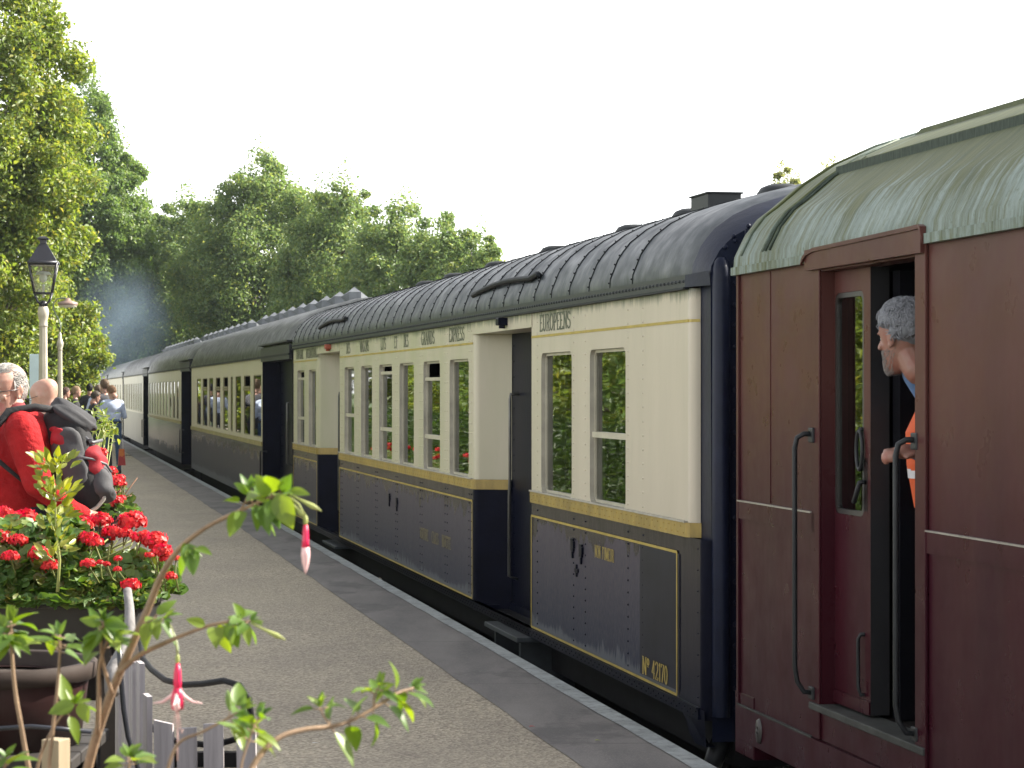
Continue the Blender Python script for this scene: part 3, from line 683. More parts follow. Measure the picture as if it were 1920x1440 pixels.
def coach(Y0, Yend, label, upper, lower, wins, zb=.96, vests=3.3, ventsY=(), roof='roof2', band=True, seedn=0, chim=False):
    L_ = tY(Yend, Y0); W = 2.84
    c = thing('railway_coach', label, 'railway coach', (side_x(Y0), Y0, 0), RZ, 'train standing at the platform')
    zt = 2.085
    mb = MB(); wall(mb, vests, L_ - .05, zb + .06 if band else zb, zt, [w[:4] for w in wins], 0, 0, .035, .012, 1)
    x = vests + .04
    while x < L_: mb.rivet(x, 0, zt - .02, .008, .006, 0); x += .16
    for i in range(10): mb.rivet(vests + .02, 0, 1.05 + i * .1, .008, .008, 0)
    mb.build('upper_panel', [upper, MAT['reveal']], c)
    mb = MB(); wall(mb, vests, L_ - .05, .13, zb + .002, [], 0, 0); mb.build('lower_panel', lower, c)
    if band:
        mb = MB(); mb.box(vests, L_ - .05, -.01, .018, zb, zb + .062); mb.build('waist_band', MAT['gold2'], c)
    for w_ in wins:
        kw = {}
        if w_[4]: kw = dict(bar=1.655, vent=1.69)
        window(c, w_[:4], y=-.011, r=.035, fw=.014, sash=MAT['sash2'], **kw)
    # vestibule: set-back end bay with door, all in navy
    mb = MB(); mb.box(0.06, vests, -.30, -.24, .1, zt + .03)
    mb.box(vests - .02, vests + .0, -.3, -.002, .1, zt)
    mb.box(.0, .06, -.30, -.02, .1, zt)
    for i in range(14): mb.rivet(vests - .3, -.24, .2 + i * .14, .01, .01)
    mb.build('vestibule', MAT['navy'], c)
    mb = MB(); mb.bbox(1.1, 1.9, -.245, -.225, .2, 1.95, .01); d = mb.build('door', MAT['navy'], c)
    mb = MB(); mb.tube([(2.05, -.24, 1.5), (2.05, -.17, 1.48), (2.05, -.17, .7), (2.05, -.24, .68)], .016, 6); mb.build('handle', MAT['steel'], d)
    mb = MB(); mb.box(.75, .95, -.238, -.232, 1.2, 1.85); mb.build('pane', MAT['glass'], d)
    mb = MB(); mb.tube([(vests - .14, -.05, .82), (vests - .14, .04, .82), (vests - .14, .04, .35), (vests - .14, -.05, .35)], .013, 6)
    mb.build('grab_rail', MAT['dkmetal'], c)
    mb = MB(); base2 = roof_pts(zt, W, 1.34)
    def hd(t):
        f = 0
        if t < .9: f = 1 - t / .9
        if t > L_ - .5: f = 1 - (L_ - t) / .5
        k = 1 - .38 * f ** 2
        return [(t, y * 1.0, zt + (z - zt) * k) for y, z in base2]
    ts = [0, .1, .25, .45, .7, .9] + [.9 + (L_ - 1.4) * i / 12 for i in range(1, 13)] + [L_ - .35, L_ - .2, L_ - .08, L_]
    loft(mb, [hd(t) for t in ts], 0)
    t = 3.5
    while t < L_ - .6:
        for (a, b) in zip(base2[:12], base2[1:13]):
            mb.add([(t - .006, a[0], a[1] + .003), (t + .006, a[0], a[1] + .003), (t + .006, b[0], b[1] + .003), (t - .006, b[0], b[1] + .003)], [(0, 1, 2, 3)], 1)
        t += .36
    mb.box(.0, L_, -.02, .03, zt - .012, zt + .012, 1)
    hs = hd(0); mb.add([(0, p[1], p[2]) for p in hs], [tuple(range(len(hs)))], 1); hs = hd(L_); mb.add([(L_, p[1], p[2]) for p in hs], [tuple(range(len(hs)))], 1)
    # hood over the vestibule
    mb.box(0, vests + .02, -.16, .02, zt - .06, zt + .12, 2)
    mb.box(0, vests + .06, -.1, .05, zt + .15, zt + .17, 2)
    mb.build('roof', [MAT[roof], MAT['seam'], MAT['dkmetal']], c)
    zr = zt + .55 * 1.34 + .015
    for v in ventsY: vent(c, tY(v, Y0), zr, W, 1.15)
    if chim: mb = MB(); mb.bbox(.5, .85, -.55, -.35, zt + .2, 2.55, .005); mb.bbox(.48, .87, -.57, -.33, 2.55, 2.565, .003); mb.build('chimney_box', MAT['dkmetal'], c)
    mb = MB(); mb.box(.02, L_, -W, -W + .03, .1, 2.1); mb.box(.02, L_, -W, -.3, .06, .16); mb.box(L_ - .05, L_ - .01, -W, -.0, .1, 2.09); mb.box(0, .04, -W, -.2, .1, 2.2)
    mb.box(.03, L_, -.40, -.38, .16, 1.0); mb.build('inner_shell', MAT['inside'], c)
    mb = MB(); mb.box(0, L_, -W + .3, -.2, -.12, .1); mb.box(vests - 1.2, vests, -.3, .02, .0, .035); mb.box(5, 12, -2.2, -.6, -.6, -.12); mb.build('underframe', MAT['dark'], c)
    mb = MB(); mb.box(-.24, 0, -W / 2 - .62, -W / 2 + .62, .05, 2.6); mb.build('gangway_bellows', MAT['dark'], c)
    bogie(c, 2.5); bogie(c, L_ - 2.5)
    return c
MAT['sash2'] = mt('ochre brown sash', (.20, .17, .08), .5)
MAT['cream3'] = cream_paint('darker greened cream paint', (-30, -10), gc=(.40, .38, .22))
MAT['gold2'] = mt('dull ochre band', (.27, .225, .075), .45, amt=.3)
MAT['tan'] = mt('dull tan paint', (.155, .135, .075), .4, amt=.25, scale=3, stretch=(1, 1, .3))
MAT['greypanel'] = navy_film_sheen('grey washed lower panel', .93, .30)
Y2 = 29.62
w2px = [(890, 915, 1), (937, 978, 0), (998, 1045, 1), (1065, 1105, 0), (1133, 1180, 1), (1212, 1260, 1), (1288, 1310, 0), (1338, 1395, 0), (1425, 1492, 1), (1525, 1606, 0)]
wins2 = sorted([(tp(200 + b / 5.54, Y2), tp(200 + a / 5.54, Y2), 1.0, 1.86, o) for a, b, o in w2px])
wins2 = [w for w in wins2 if w[1] < 18.25]
v2 = [34.5 + 1.62 * i for i in range(9)]
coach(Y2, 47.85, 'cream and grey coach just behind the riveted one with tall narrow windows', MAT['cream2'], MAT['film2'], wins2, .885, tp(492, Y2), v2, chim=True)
Y3 = 48.1
def row(a, b, n, w_): return [(a + (b - a) * (i + .5) / n - w_ / 2, a + (b - a) * (i + .5) / n + w_ / 2, 1.03, 1.84, 0) for i in range(n)]
L3 = tY(65.2, Y3)
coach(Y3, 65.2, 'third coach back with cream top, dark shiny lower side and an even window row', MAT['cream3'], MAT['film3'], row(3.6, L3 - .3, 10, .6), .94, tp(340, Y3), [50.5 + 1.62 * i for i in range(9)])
Y4 = 65.45; L4 = tY(82.4, Y4)
coach(Y4, 82.4, 'fourth coach back with cream top and dull tan lower side', MAT['cream3'], MAT['tan'], row(3.5, L4 - .3, 10, .6), .98, tp(268.6, Y4), [67.2 + 1.62 * i for i in range(10)], band=False)
MAT['roofpale'] = roof_metal('pale weathered roof', (.15, .165, .17), (.11, .12, .125), (.09, .10, .08))
Y5 = 82.65; L5 = tY(99.0, Y5)
MAT['choc'] = mt('brown door paint', (.10, .05, .02), .4)
coach(Y5, 99.0, 'fifth coach back with pale grey roof and brown doors', MAT['cream2'], MAT['tan'], row(1.5, L5 - .3, 6, .8), .98, .7, (), 'roofpale', band=False)
Y6 = 99.25; L6 = tY(115, Y6)
coach(Y6, 115, 'farthest coach of the train under the smoke with a pale grey roof', MAT['cream2'], MAT['choc'], row(1.5, L6 - .3, 6, .8), .98, .7, (), 'roofpale', band=False)

# ---------------------------------------------------------------- maroon coach in the right foreground
DR = Vector((-865 / 4600., 1, 0)).normalized(); YR = 10.84
cr_ = thing('railway_coach', 'maroon coach with mossy pale green roof, its guard leaning out', 'railway coach', ((1385 - 960) / F * YR, YR, 0), math.atan2(DR.y, DR.x), 'train standing at the platform')
def TR(px): return (4600 * 3.04 / (px - 95) - YR) / DR.y
def maroon():
    s = M('weathered maroon paint', (.11, .04, .035), .34, 0, .09)
    x, y, z = s.sep()
    n = s.noise(2.2, (1, 1, .35), 6, .6)
    c = s.mix(s.rng(n, .3, .7), (.028, .005, .011), (.044, .009, .014))
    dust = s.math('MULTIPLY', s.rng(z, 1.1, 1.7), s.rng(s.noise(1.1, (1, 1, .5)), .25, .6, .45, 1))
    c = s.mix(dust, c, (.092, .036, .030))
    c = s.mix(s.rng(s.noise(18, (1, 1, .08), 5, .7), .58, .8, 0, .5), c, (.06, .030, .027))
    s.color(c); s.roughness(s.rng(s.noise(5), .3, .7, .24, .42)); s.bump(s.noise(1.4, (1, 1, .7)), .35, .03)
    return s.m
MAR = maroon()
def mossroof():
    s = M('mossy pale roof', (.32, .38, .35), .6, 0, .3)
    x, y, z = s.sep()
    pale = s.mix(s.rng(s.noise(25, (1, .12, .2), 4), .35, .65), (.14, .18, .16), (.225, .275, .252))
    olive = s.mix(s.rng(s.noise(12, (1, .3, .5), 5), .3, .7), (.045, .060, .020), (.105, .115, .042))
    st = s.noise(6.5, (3.0, .22, .30), 10, .74); b = s.noise(.9, (.8, .5, .5), 3)
    h = s.rng(z, 2.3, 2.6, -.06, .14)
    f = s.rng(s.math('ADD', s.math('ADD', st, s.math('MULTIPLY', s.math('SUBTRACT', b, .5), 1.0)), h), .39, .55)
    c = s.mix(f, pale, olive)
    c = s.mix(s.rng(s.noise(55, (1.5, .5, .6), 4, .7), .5, .66, 0, .45), c, (.075, .09, .05))
    dk = s.rng(s.noise(9, (1.2, .08, .12), 5, .7), .62, .72, 0, .75)
    c = s.mix(dk, c, (.02, .027, .024))
    c = s.mix(s.rng(s.noise(40), .62, .7, 0, .5), c, (.06, .085, .03))
    s.color(c); s.bump(s.noise(22, (1, .2, .3), 5), .4, .01)
    return s.m
MOSS = mossroof()
x0r = -19.0; WR = 2.74; ja, jb = TR(1722), TR(1540); zf, zh = .41, 2.118
mb = MB()
def rcR(a, b, c, d, y=0, mi=0): mb.quad((a, y, c), (b, y, c), (b, y, d), (a, y, d), mi)
rcR(x0r, ja, .27, 2.17); rcR(jb, 0, .27, 2.17); rcR(ja, jb, zh, 2.20); rcR(ja, jb, .27, zf)
# reveals
for x in (ja, jb): mb.quad((x, 0, zf), (x, -.11, zf), (x, -.11, zh), (x, 0, zh))
mb.quad((ja, 0, zh), (jb, 0, zh), (jb, -.11, zh), (ja, -.11, zh))
# skirt with the end bracket and raised edge mouldings
mb.bbox(x0r, .0, -.02, .006, .11, .265, .003); mb.bbox(-.25, .04, -.3, .005, .05, .32, .004)
mb.box(x0r, ja - .1, .001, .010, 1.085, 1.16); mb.box(jb + .06, -.015, .001, .010, 1.085, 1.16)
mb.bbox(ja - .105, ja - .0, .001, .014, .27, 2.19, .004); mb.bbox(jb, jb + .1, .0, .010, .27, 2.14, .004)
mb.bbox(-.03, .0, .0, .012, .27, 2.17, .003)
mb.box(ja - .1, jb + .1, .006, .014, .18, .265)
for x in (TR(1445),): mb.box(x - .002, x + .002, .0, .003, 1.17, 2.15)
# end wall, back
mb.quad((0, 0, .1), (0, -WR, .1), (0, -WR, 2.2), (0, 0, 2.2)); mb.box(x0r, 0, -WR - .01, -WR, .1, 2.2)
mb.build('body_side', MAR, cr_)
mb = MB()
for a, b in ((x0r, ja - .1), (jb + .1, -.015)): mb.box(a, b, .001, .014, 1.159, 1.165)
mb.build('waist_moulding', mt('worn bright moulding', (.38, .36, .33), .3, .5), cr_)
mb = MB(); mb.bbox(ja - .1, jb + .1, -.11, .022, zf - .028, zf, .004); mb.box(x0r, ja - .1, .0, .012, .262, .27); mb.box(jb + .1, 0, .0, .012, .262, .27)
mb.build('door_sill', mt('worn sill', (.05, .052, .048), .6, 0, .2, amt=.4), cr_)
# roof
RP = [(.02, 0), (.014, .07), (.0, .10), (-.035, .17), (-.09, .24), (-.15, .285), (-.27, .385), (-.41, .475), (-.6, .56), (-.84, .635), (-1.1, .70), (-1.37, .735)]
prof = [(y, 2.165 + z) for y, z in RP]; prof = prof + [(-WR - y, z) for y, z in prof[::-1][1:]]
mb = MB(); loft(mb, [[(x, p[0], p[1]) for p in prof] for x in [.02, .0] + [-.5 * i for i in range(1, 39)]])
mb.add([(.02, p[0], p[1]) for p in prof], [tuple(range(len(prof)))], 0)
# lifted edge over the doorway: gutter lip, seams, cable trunk along the crown
mb.box(x0r, ja - .12, -.02, .028, 2.155, 2.19, 0); mb.box(jb + .14, .03, -.02, .028, 2.155, 2.19, 0)
def seamline(pp, r=.012): mb.tube(pp, r, 5)
for x in (-.10, -.42): seamline([(x, p[0] + .004, p[1] + .002) for p in prof[1:(9 if x < -.2 else 14)]], .007)
mb.box(x0r, -.50, -.335, -.285, 2.545, 2.595, 1); mb.box(x0r, -.50, -.40, -.335, 2.585, 2.612, 0)
for x in (-.47, -.53): mb.tube([(x, p[0] + .004, p[1] + .003) for p in prof[1:8]], .006, 6, 1)
mb.box(x0r, -.62, -.74, -.62, 2.70, 2.752); mb.add([(-.62, -.74, 2.70), (-.62, -.62, 2.70), (-.48, -.62, 2.715), (-.48, -.74, 2.73), (-.62, -.74, 2.752), (-.62, -.62, 2.752)], [(0, 1, 5, 4), (4, 5, 2, 3), (1, 2, 5), (0, 3, 4)])
mb.build('roof', [MOSS, mt('dark mossy conduit', (.05, .065, .052), .8, spec=.2, amt=.5, scale=14, stretch=(4, 1, 1))], cr_)
mb = MB()
pts = [(jb + .17, .035, 2.165), (jb + .13, .04, 2.18), (jb + .09, .038, 2.200), (jb, .037, 2.210), (ja, .037, 2.222), (ja - .09, .037, 2.224), (ja - .12, .04, 2.215), (ja - .13, .036, 2.17)]
for p, q in zip(pts, pts[1:]): mb.add([(p[0], .0, p[2] - .015), (q[0], .0, q[2] - .015), (q[0], q[1], q[2] - .015), (p[0], p[1], p[2] - .015), (p[0], .0, p[2]), (q[0], .0, q[2]), (q[0], q[1], q[2]), (p[0], p[1], p[2])], [(0, 1, 2, 3), (4, 5, 6, 7), (3, 2, 6, 7)])
mb.box(ja - .1, jb + .13, .004, .0295, 2.125, 2.207)
mb.build('door_hood', MAR, cr_)
# the far door leaf, closed, with a tall window; beside it the open doorway
xd0 = jb - .43; xd1 = jb - .0
mb = MB(); wz2 = (xd0 + .075, xd1 - .008, 1.165, 2.03)
wall(mb, xd0, xd1, zf + .01, zh - .002, [wz2], -.055, 0, .04, .012, 1)
mb.box(xd0, xd0 + .012, -.13, -.056, zf + .01, zh - .003, 1); mb.box(xd0, xd1, -.054, -.048, zf + .01, zf + .06, 0)
d = mb.build('door', [MAR, mt('black rubber', (.012, .012, .014), .5)], cr_)
f = window(d, wz2, y=-.066, r=.04, fw=.02, sash=mt('dark window frame', (.03, .028, .025), .4))
mb = MB(); mb.tube([(xd0 + .09, -.06, 1.50), (xd0 + .10, -.045, 1.50)] + [(xd0 + .10 + .035 * math.cos(R(a)), -.045, 1.42 + .075 * math.sin(R(a))) for a in range(90, 451, 30)], .008, 8)
mb.build('handle', MAT['dkmetal'], d)
mb = MB(); mb.tube([(xd0 + .07, -.08, .72), (xd0 + .07, -.04, .72), (xd0 + .085, -.035, .70), (xd0 + .085, -.035, .52), (xd0 + .07, -.04, .49), (xd0 + .07, -.08, .49)], .008, 8)
mb.build('handle', MAT['dkmetal'], d)
mb = MB(); mb.bbox(xd0 + .02, xd0 + .09, -.085, -.055, 1.18, 1.40, .008); mb.tube([(xd0 + .06, -.06, 1.3), (xd0 + .05, -.03, 1.3), (xd0 + .12, -.03, 1.22)], .01, 6)
mb.build('lock', MAT['dkmetal'], d)
# handrails each side of the doorway
for x in (jb + .085, ja - .0):
    mb = MB(); mb.bbox(x - .03, x + .03, 0, .02, 1.44, 1.50, .005); mb.bbox(x - .03, x + .03, 0, .02, .42, .47, .005)
    mb.tube([(x, .0, 1.475), (x, .045, 1.475), (x + .01, .07, 1.46), (x + .015, .078, 1.42), (x + .015, .078, .55), (x + .01, .07, .49), (x, .045, .45), (x, .0, .445)], .0105, 8)
    mb.build('handrail', MAT['dkmetal'], cr_)
mb = MB(); xx = TR(1427); n = 20
mb.add([(xx + .035 * math.cos(2 * math.pi * j / n), .007, .19 + .055 * math.sin(2 * math.pi * j / n)) for j in range(n)] + [(xx + .030 * math.cos(2 * math.pi * j / n), .018, .19 + .049 * math.sin(2 * math.pi * j / n)) for j in range(n)], [(j, (j + 1) % n, n + (j + 1) % n, n + j) for j in range(n)] + [tuple(n + j for j in range(n))], 0, True)
mb.box(xx - .014, xx + .014, .018, .022, .20, .212); mb.box(xx - .014, xx + .014, .018, .022, .165, .178); mb.ball((xx, .018, .19), (.012, .006, .012), 8, 6)
mb.build('maker_plate', mt('cast plate', (.08, .075, .07), .45, .4), cr_)
# inside: floor, ceiling, walls, inner door edge and the dark passage
mb = MB(); mb.box(x0r, -.03, -WR + .02, -.06, zf - .06, zf - .004); mb.box(x0r, -.03, -WR + .02, -.04, 2.14, 2.16); mb.box(-.05, -.03, -WR, -.03, .4, 2.16)
mb.box(ja - .55, ja - .53, -WR, -.03, zf, 2.15); mb.box(x0r, -.03, -WR + .02, -WR + .05, zf, 2.15); mb.box(jb + .4, jb + .42, -WR, -.12, zf, 2.15)
mb.box(xd0 - .09, xd0 - .01, -.55, -.14, zf, 2.1, 1)
mb.build('inner_shell', [MAT['inside'], mt('folded inner door', (.004, .004, .006), .7, spec=.05)], cr_)
mb = MB(); mb.box(x0r, -.1, -WR + .3, -.2, -.15, .2); mb.build('underframe', MAT['dark'], cr_)
bogie(cr_, -2.9, WR)
mb = MB()
for y_ in (-.5, -2.24):
    mb.tube([(0, y_, .12), (.4, y_, .12)], .06, 12); mb.lathe([(.0, 0), (.2, 0), (.21, .03), (.0, .04)], 18, (.40, y_, .12)) if False else mb.tube([(.38, y_, .12), (.43, y_, .12)], .2, 18)
mb.build('buffer', MAT['dark'], cr_)
# ================================================================ foliage
def leaf_mesh(name, pts, size, mat, parent=None, up=.5, aspect=.55, seed=0, outward=None, var=.35, fold=.18, droop=0):
    """many small folded leaves, each its own little island"""
    rs = np.random.RandomState(seed); n = len(pts)
    pts = np.asarray(pts, dtype=np.float64)
    nrm = rs.normal(size=(n, 3)); nrm[:, 2] += up * 1.6
    if outward is not None: nrm += outward * 1.0
    nrm /= np.linalg.norm(nrm, axis=1)[:, None]
    t = rs.normal(size=(n, 3)); t[:, 2] -= droop
    t -= nrm * (t * nrm).sum(1)[:, None]; t /= np.linalg.norm(t, axis=1)[:, None]
    b = np.cross(nrm, t); sz = size * (1 + var * rs.uniform(-1, 1, n))[:, None]
    mid = pts + t * sz * .1
    v = np.empty((n, 4, 3)); v[:, 0] = pts - t * sz * .5; v[:, 1] = mid + b * sz * .5 * aspect + nrm * sz * fold; v[:, 2] = pts + t * sz * .55 - nrm * sz * .12; v[:, 3] = mid - b * sz * .5 * aspect + nrm * sz * fold
    me = bpy.data.meshes.new(name); me.vertices.add(4 * n); me.vertices.foreach_set('co', v.reshape(-1))
    me.loops.add(6 * n); me.polygons.add(2 * n)
    base = (np.arange(n) * 4)[:, None]; li = (base + np.array([[0, 1, 2, 0, 2, 3]])).reshape(-1)
    me.loops.foreach_set('vertex_index', li.astype(np.int32)); me.polygons.foreach_set('loop_start', (np.arange(2 * n) * 3).astype(np.int32))
    me.materials.append(mat); me.update(calc_edges=True); me.validate()
    o = bpy.data.objects.new(name, me); C.objects.link(o)
    if parent: o.parent = parent
    return o

BARK = mt('grey brown bark', (.10, .08, .06), .9, amt=.4, scale=8, stretch=(1, 1, .2), bump=.6, dist=.02)
def leafcols(kind):
    return {
     'yellow': [(.115, .175, .035), (.155, .215, .045), (.125, .19, .04), (.20, .245, .055), (.17, .225, .045), (.27, .26, .06)],
     'green': [(.085, .15, .045), (.12, .19, .055), (.10, .17, .05), (.15, .21, .06), (.13, .19, .05)],
     'dark': [(.10, .165, .065), (.14, .21, .07), (.12, .185, .065), (.175, .24, .075), (.23, .265, .075)],
     'pale': [(.18, .22, .09), (.24, .27, .12), (.3, .3, .13), (.22, .25, .10)],
     'hedge': [(.035, .07, .02), (.055, .095, .025), (.04, .08, .02), (.075, .11, .03)],
    }[kind]
LM = {k: leaf_mat(k + ' leaves', leafcols(k)) for k in ('yellow', 'green', 'dark', 'pale', 'hedge')}

def tree(label, cat, x, y, H, rx, ry, zlow, kind, nleaf, size, seed, group=None, nclump=60, zg=-1.0, taper=.55, cl=.30, flat=.75, trunk=.22, lean=0, dens=1.5, fill=.28):
    nclump = int(nclump * 2.4); cl *= .74
    """crown of leaf clumps spread over an uneven dome; trunk and limbs run to the clumps"""
    rs = np.random.RandomState(seed); t = thing('tree', label, cat, (x, y, zg), 0, group)
    hz = (H - zlow) / 2; zc = zlow + hz
    cs = []; radii = []
    while len(cs) < nclump:
        d = rs.normal(size=3); d /= np.linalg.norm(d); r = rs.uniform(.35, 1) ** .6
        p = d * r
        wz = 1 - taper * max(0, p[2]) ** 1.4
        if abs(p[2]) > .97: continue
        q = np.array([p[0] * rx * wz, p[1] * ry * wz, zc + p[2] * hz])
        q[0] += lean * (q[2] - zlow)
        cs.append(q); radii.append(rx * cl * rs.uniform(.6, 1.25) * (1 - .35 * max(0, p[2])))
    cs = np.array(cs); radii = np.array(radii)
    nleaf = int(nleaf * dens); wts = radii ** 2; wts /= wts.sum(); idx = rs.choice(nclump, size=nleaf, p=wts)
    d = rs.normal(size=(nleaf, 3)); d /= np.linalg.norm(d, axis=1)[:, None]; rr = rs.uniform(0, 1, nleaf) ** .45
    rr *= 1 + .35 * np.maximum(0, rs.normal(size=nleaf)) * (rs.uniform(size=nleaf) < .25)
    off = d * (rr * radii[idx])[:, None]; off[:, 2] *= flat
    pts = cs[idx] + off
    nf = int(nleaf * fill); df = rs.normal(size=(nf, 3)); df /= np.linalg.norm(df, axis=1)[:, None]; rf_ = rs.uniform(.3, 1, nf) ** .5
    wob = 1 + .09 * np.sin(df[:, 0] * 7 + seed) + .09 * np.sin(df[:, 2] * 9 + seed * 2) + .07 * np.sin(df[:, 1] * 11)
    pf = df * (rf_ * wob)[:, None] * .97; wz_ = 1 - taper * np.maximum(0, pf[:, 2]) ** 1.4; pf[:, 0] *= rx * wz_; pf[:, 1] *= ry * wz_; pf[:, 2] = zc + pf[:, 2] * hz; pf[:, 0] += lean * (pf[:, 2] - zlow)
    pts = np.concatenate([pts, pf]); d = np.concatenate([d, df]); pts[:, 2] -= zg
    keep = pts[:, 2] > .15; pts = pts[keep]; d = d[keep]
    mb = MB(); top = cs[:, 2].max()
    n = 7; path = [(0, 0, -.1)] + [(lean * (zlow * .3 + (top - zlow) * i / n) + rs.normal() * .06 * i, rs.normal() * .06 * i, (zlow - zg) * .4 + (top * .88 - zlow * .4 - zg * .6) * i / n) for i in range(1, n + 1)]
    mb.tube(path, [trunk * (1 - .85 * i / n) for i in range(n + 1)], 9)
    mb.build('trunk', BARK, t)
    mb = MB()
    for i in rs.choice(nclump, size=min(nclump, 34), replace=False):
        q = cs[i].copy(); q[2] -= zg
        k = min(n - 1, max(1, int(n * (q[2] * .62) / max(.1, path[-1][2])))); a = np.array(path[k])
        m = (a + q) / 2 + np.array([rs.normal() * .15, rs.normal() * .15, .25]); r0 = trunk * .32 * (1 - .5 * k / n)
        mb.tube([a, a * .6 + m * .4, m, m * .4 + q * .6, q], [r0, r0 * .8, r0 * .6, r0 * .4, .012], 6)
    mb.build('limbs', BARK, t)
    leaf_mesh('crown', pts, size, LM[kind], t, seed=seed + 1, outward=d, up=.35)
    return t

def TX(px, Y): return (px - 960) / F * Y
def TZ(py, Y): return CZ - (py - HY) / F * Y
# trees that stand beyond and beside the train
tree('tall yellow-green tree filling the left edge behind the lamps', 'tree', TX(-50, 62), 62, 15.6, 3.0, 3.2, 1.4, 'yellow', 62000, .135, 11, 'trees round the station', 120, taper=.66, cl=.25)
tree('low yellow-green tree reaching right towards the train behind the two lamp posts', 'tree', TX(70, 66), 66, 5.2, 1.75, 1.8, .2, 'yellow', 20000, .125, 12, 'trees round the station', 46, taper=.3, cl=.30)
tree('tall dark green tree just right of the yellow-green one', 'tree', TX(165, 110), 110, 15.8, 2.7, 3.2, 2.5, 'green', 48000, .17, 13, 'trees round the station', 90, taper=.40, cl=.27)
tree('dark green tree between the tall left tree and the gap of sky', 'tree', TX(225, 122), 122, 12.6, 2.0, 2.8, 2.0, 'green', 24000, .17, 14, 'trees round the station', 52, taper=.4, cl=.29)
tree('broad round-topped tree highest above the middle of the train', 'tree', TX(495, 112), 112, TZ(292, 112), 4.1, 4.5, 1.2, 'dark', 60000, .16, 15, 'trees round the station', 120, taper=.38, cl=.24)
tree('small-crowned dark tree at the left shoulder of the broad one', 'tree', TX(365, 122), 122, TZ(350, 122), 2.7, 3.2, 1.0, 'dark', 30000, .17, 16, 'trees round the station', 64, taper=.4, cl=.27)
tree('dark tree by the gap of sky left of the broad one', 'tree', TX(305, 135), 135, TZ(378, 135), 2.2, 3.0, 1.0, 'dark', 20000, .19, 17, 'trees round the station', 46, taper=.45, cl=.3)
tree('round tree at the right shoulder of the broad one', 'tree', TX(630, 104), 104, TZ(318, 104), 2.9, 3.2, .6, 'dark', 36000, .155, 18, 'trees round the station', 76, taper=.35, cl=.26)
tree('flat-topped green tree behind the pointed roof vents', 'tree', TX(740, 98), 98, TZ(366, 98), 2.6, 3.0, .4, 'dark', 30000, .15, 19, 'trees round the station', 64, taper=.25, cl=.28)
tree('green tree third from the right end of the wood', 'tree', TX(832, 94), 94, TZ(388, 94), 2.1, 2.6, .3, 'dark', 25000, .145, 20, 'trees round the station', 52, taper=.3, cl=.29)
tree('green tree at the right end of the wood where its outline drops to the roof', 'tree', TX(905, 92), 92, TZ(428, 92), 1.45, 2.2, .3, 'dark', 19000, .14, 21, 'trees round the station', 44, taper=.4, cl=.32)
tree('small pale tree top above the riveted roof, the left one of two', 'tree', TX(1474, 70), 70, TZ(308, 70), .72, .8, 4.6, 'pale', 6500, .10, 22, 'trees round the station', 22, taper=.1, cl=.33, trunk=.12)
tree('small pale tree top above the mossy roof, the right one of two', 'tree', TX(1572, 72), 72, TZ(280, 72), .85, .8, 4.8, 'pale', 7000, .10, 23, 'trees round the station', 22, taper=.1, cl=.33, trunk=.12)
tree('hazy far tree behind the smoke, nearer the wood', 'tree', TX(262, 175), 175, TZ(560, 175), 3.4, 3.5, -.5, 'dark', 15000, .26, 24, 'trees round the station', 44, taper=.2)
tree('hazy far tree behind the smoke, nearer the lamps', 'tree', TX(170, 185), 185, TZ(520, 185), 4.0, 3.5, -.5, 'green', 17000, .28, 25, 'trees round the station', 44, taper=.3)
tree('leafless-brown tinted tree standing far off in the dip of the skyline', 'tree', TX(235, 160), 160, TZ(478, 160), 2.2, 2.5, 3.0, 'pale', 8000, .22, 26, 'trees round the station', 36, taper=.4)
# brushwood under the wood, seen between its stems
rs = np.random.RandomState(5); n = 30000
u = rs.uniform(0, 1, n); Yb = 126 - 26 * u + rs.normal(size=n) * 1.2; Xb = TX(240, 126) * (1 - u) + TX(960, 100) * u + rs.normal(size=n) * .5
Zb = -1 + 4.4 * rs.uniform(0, 1, n) ** .8 * (1 + .25 * np.sin(u * 31))
tag(leaf_mesh('undergrowth', np.stack([Xb, Yb, Zb], 1), .2, LM['green'], None, seed=6), 'tangled green undergrowth below the wood beyond the train', 'undergrowth', kind='stuff')
# hedge and trees along the back of the platform (the windows mirror them)
def off(Y, o): return edge_x(Y) - o
rs = np.random.RandomState(9); n = 60000
Yh = rs.uniform(1, 78, n); face = rs.uniform(0, 1, n)
top = 1.08 + .07 * np.sin(Yh * 1.7) + .05 * np.sin(Yh * 4.1)
on_top = rs.uniform(size=n) < .22
o_ = np.where(on_top, rs.uniform(4.25, 5.0, n), 4.25 - rs.uniform(-.10, .12, n)); z_ = np.where(on_top, top + rs.normal(size=n) * .04, rs.uniform(0.02, 1, n) * top)
pts = np.stack([np.array([edge_x(y) for y in Yh]) - o_, Yh, z_], 1)
hd_ = thing('hedge', 'long clipped green hedge along the back of the platform', 'hedge')
leaf_mesh('foliage', pts, .085, LM['hedge'], hd_, seed=10)
mb = MB()
for i in range(77): a = off(1 + i, 4.36); b = off(2 + i, 4.36); mb.add([(a, 1 + i, 0), (b, 2 + i, 0), (b, 2 + i, .95), (a, 1 + i, .95), (a - .6, 1 + i, 0), (b - .6, 2 + i, 0), (b - .6, 2 + i, .95), (a - .6, 1 + i, .95)], [(0, 1, 2, 3), (4, 5, 6, 7), (3, 2, 6, 7)])
mb.build('core', mt('hedge core', (.02, .03, .012), .9), hd_)
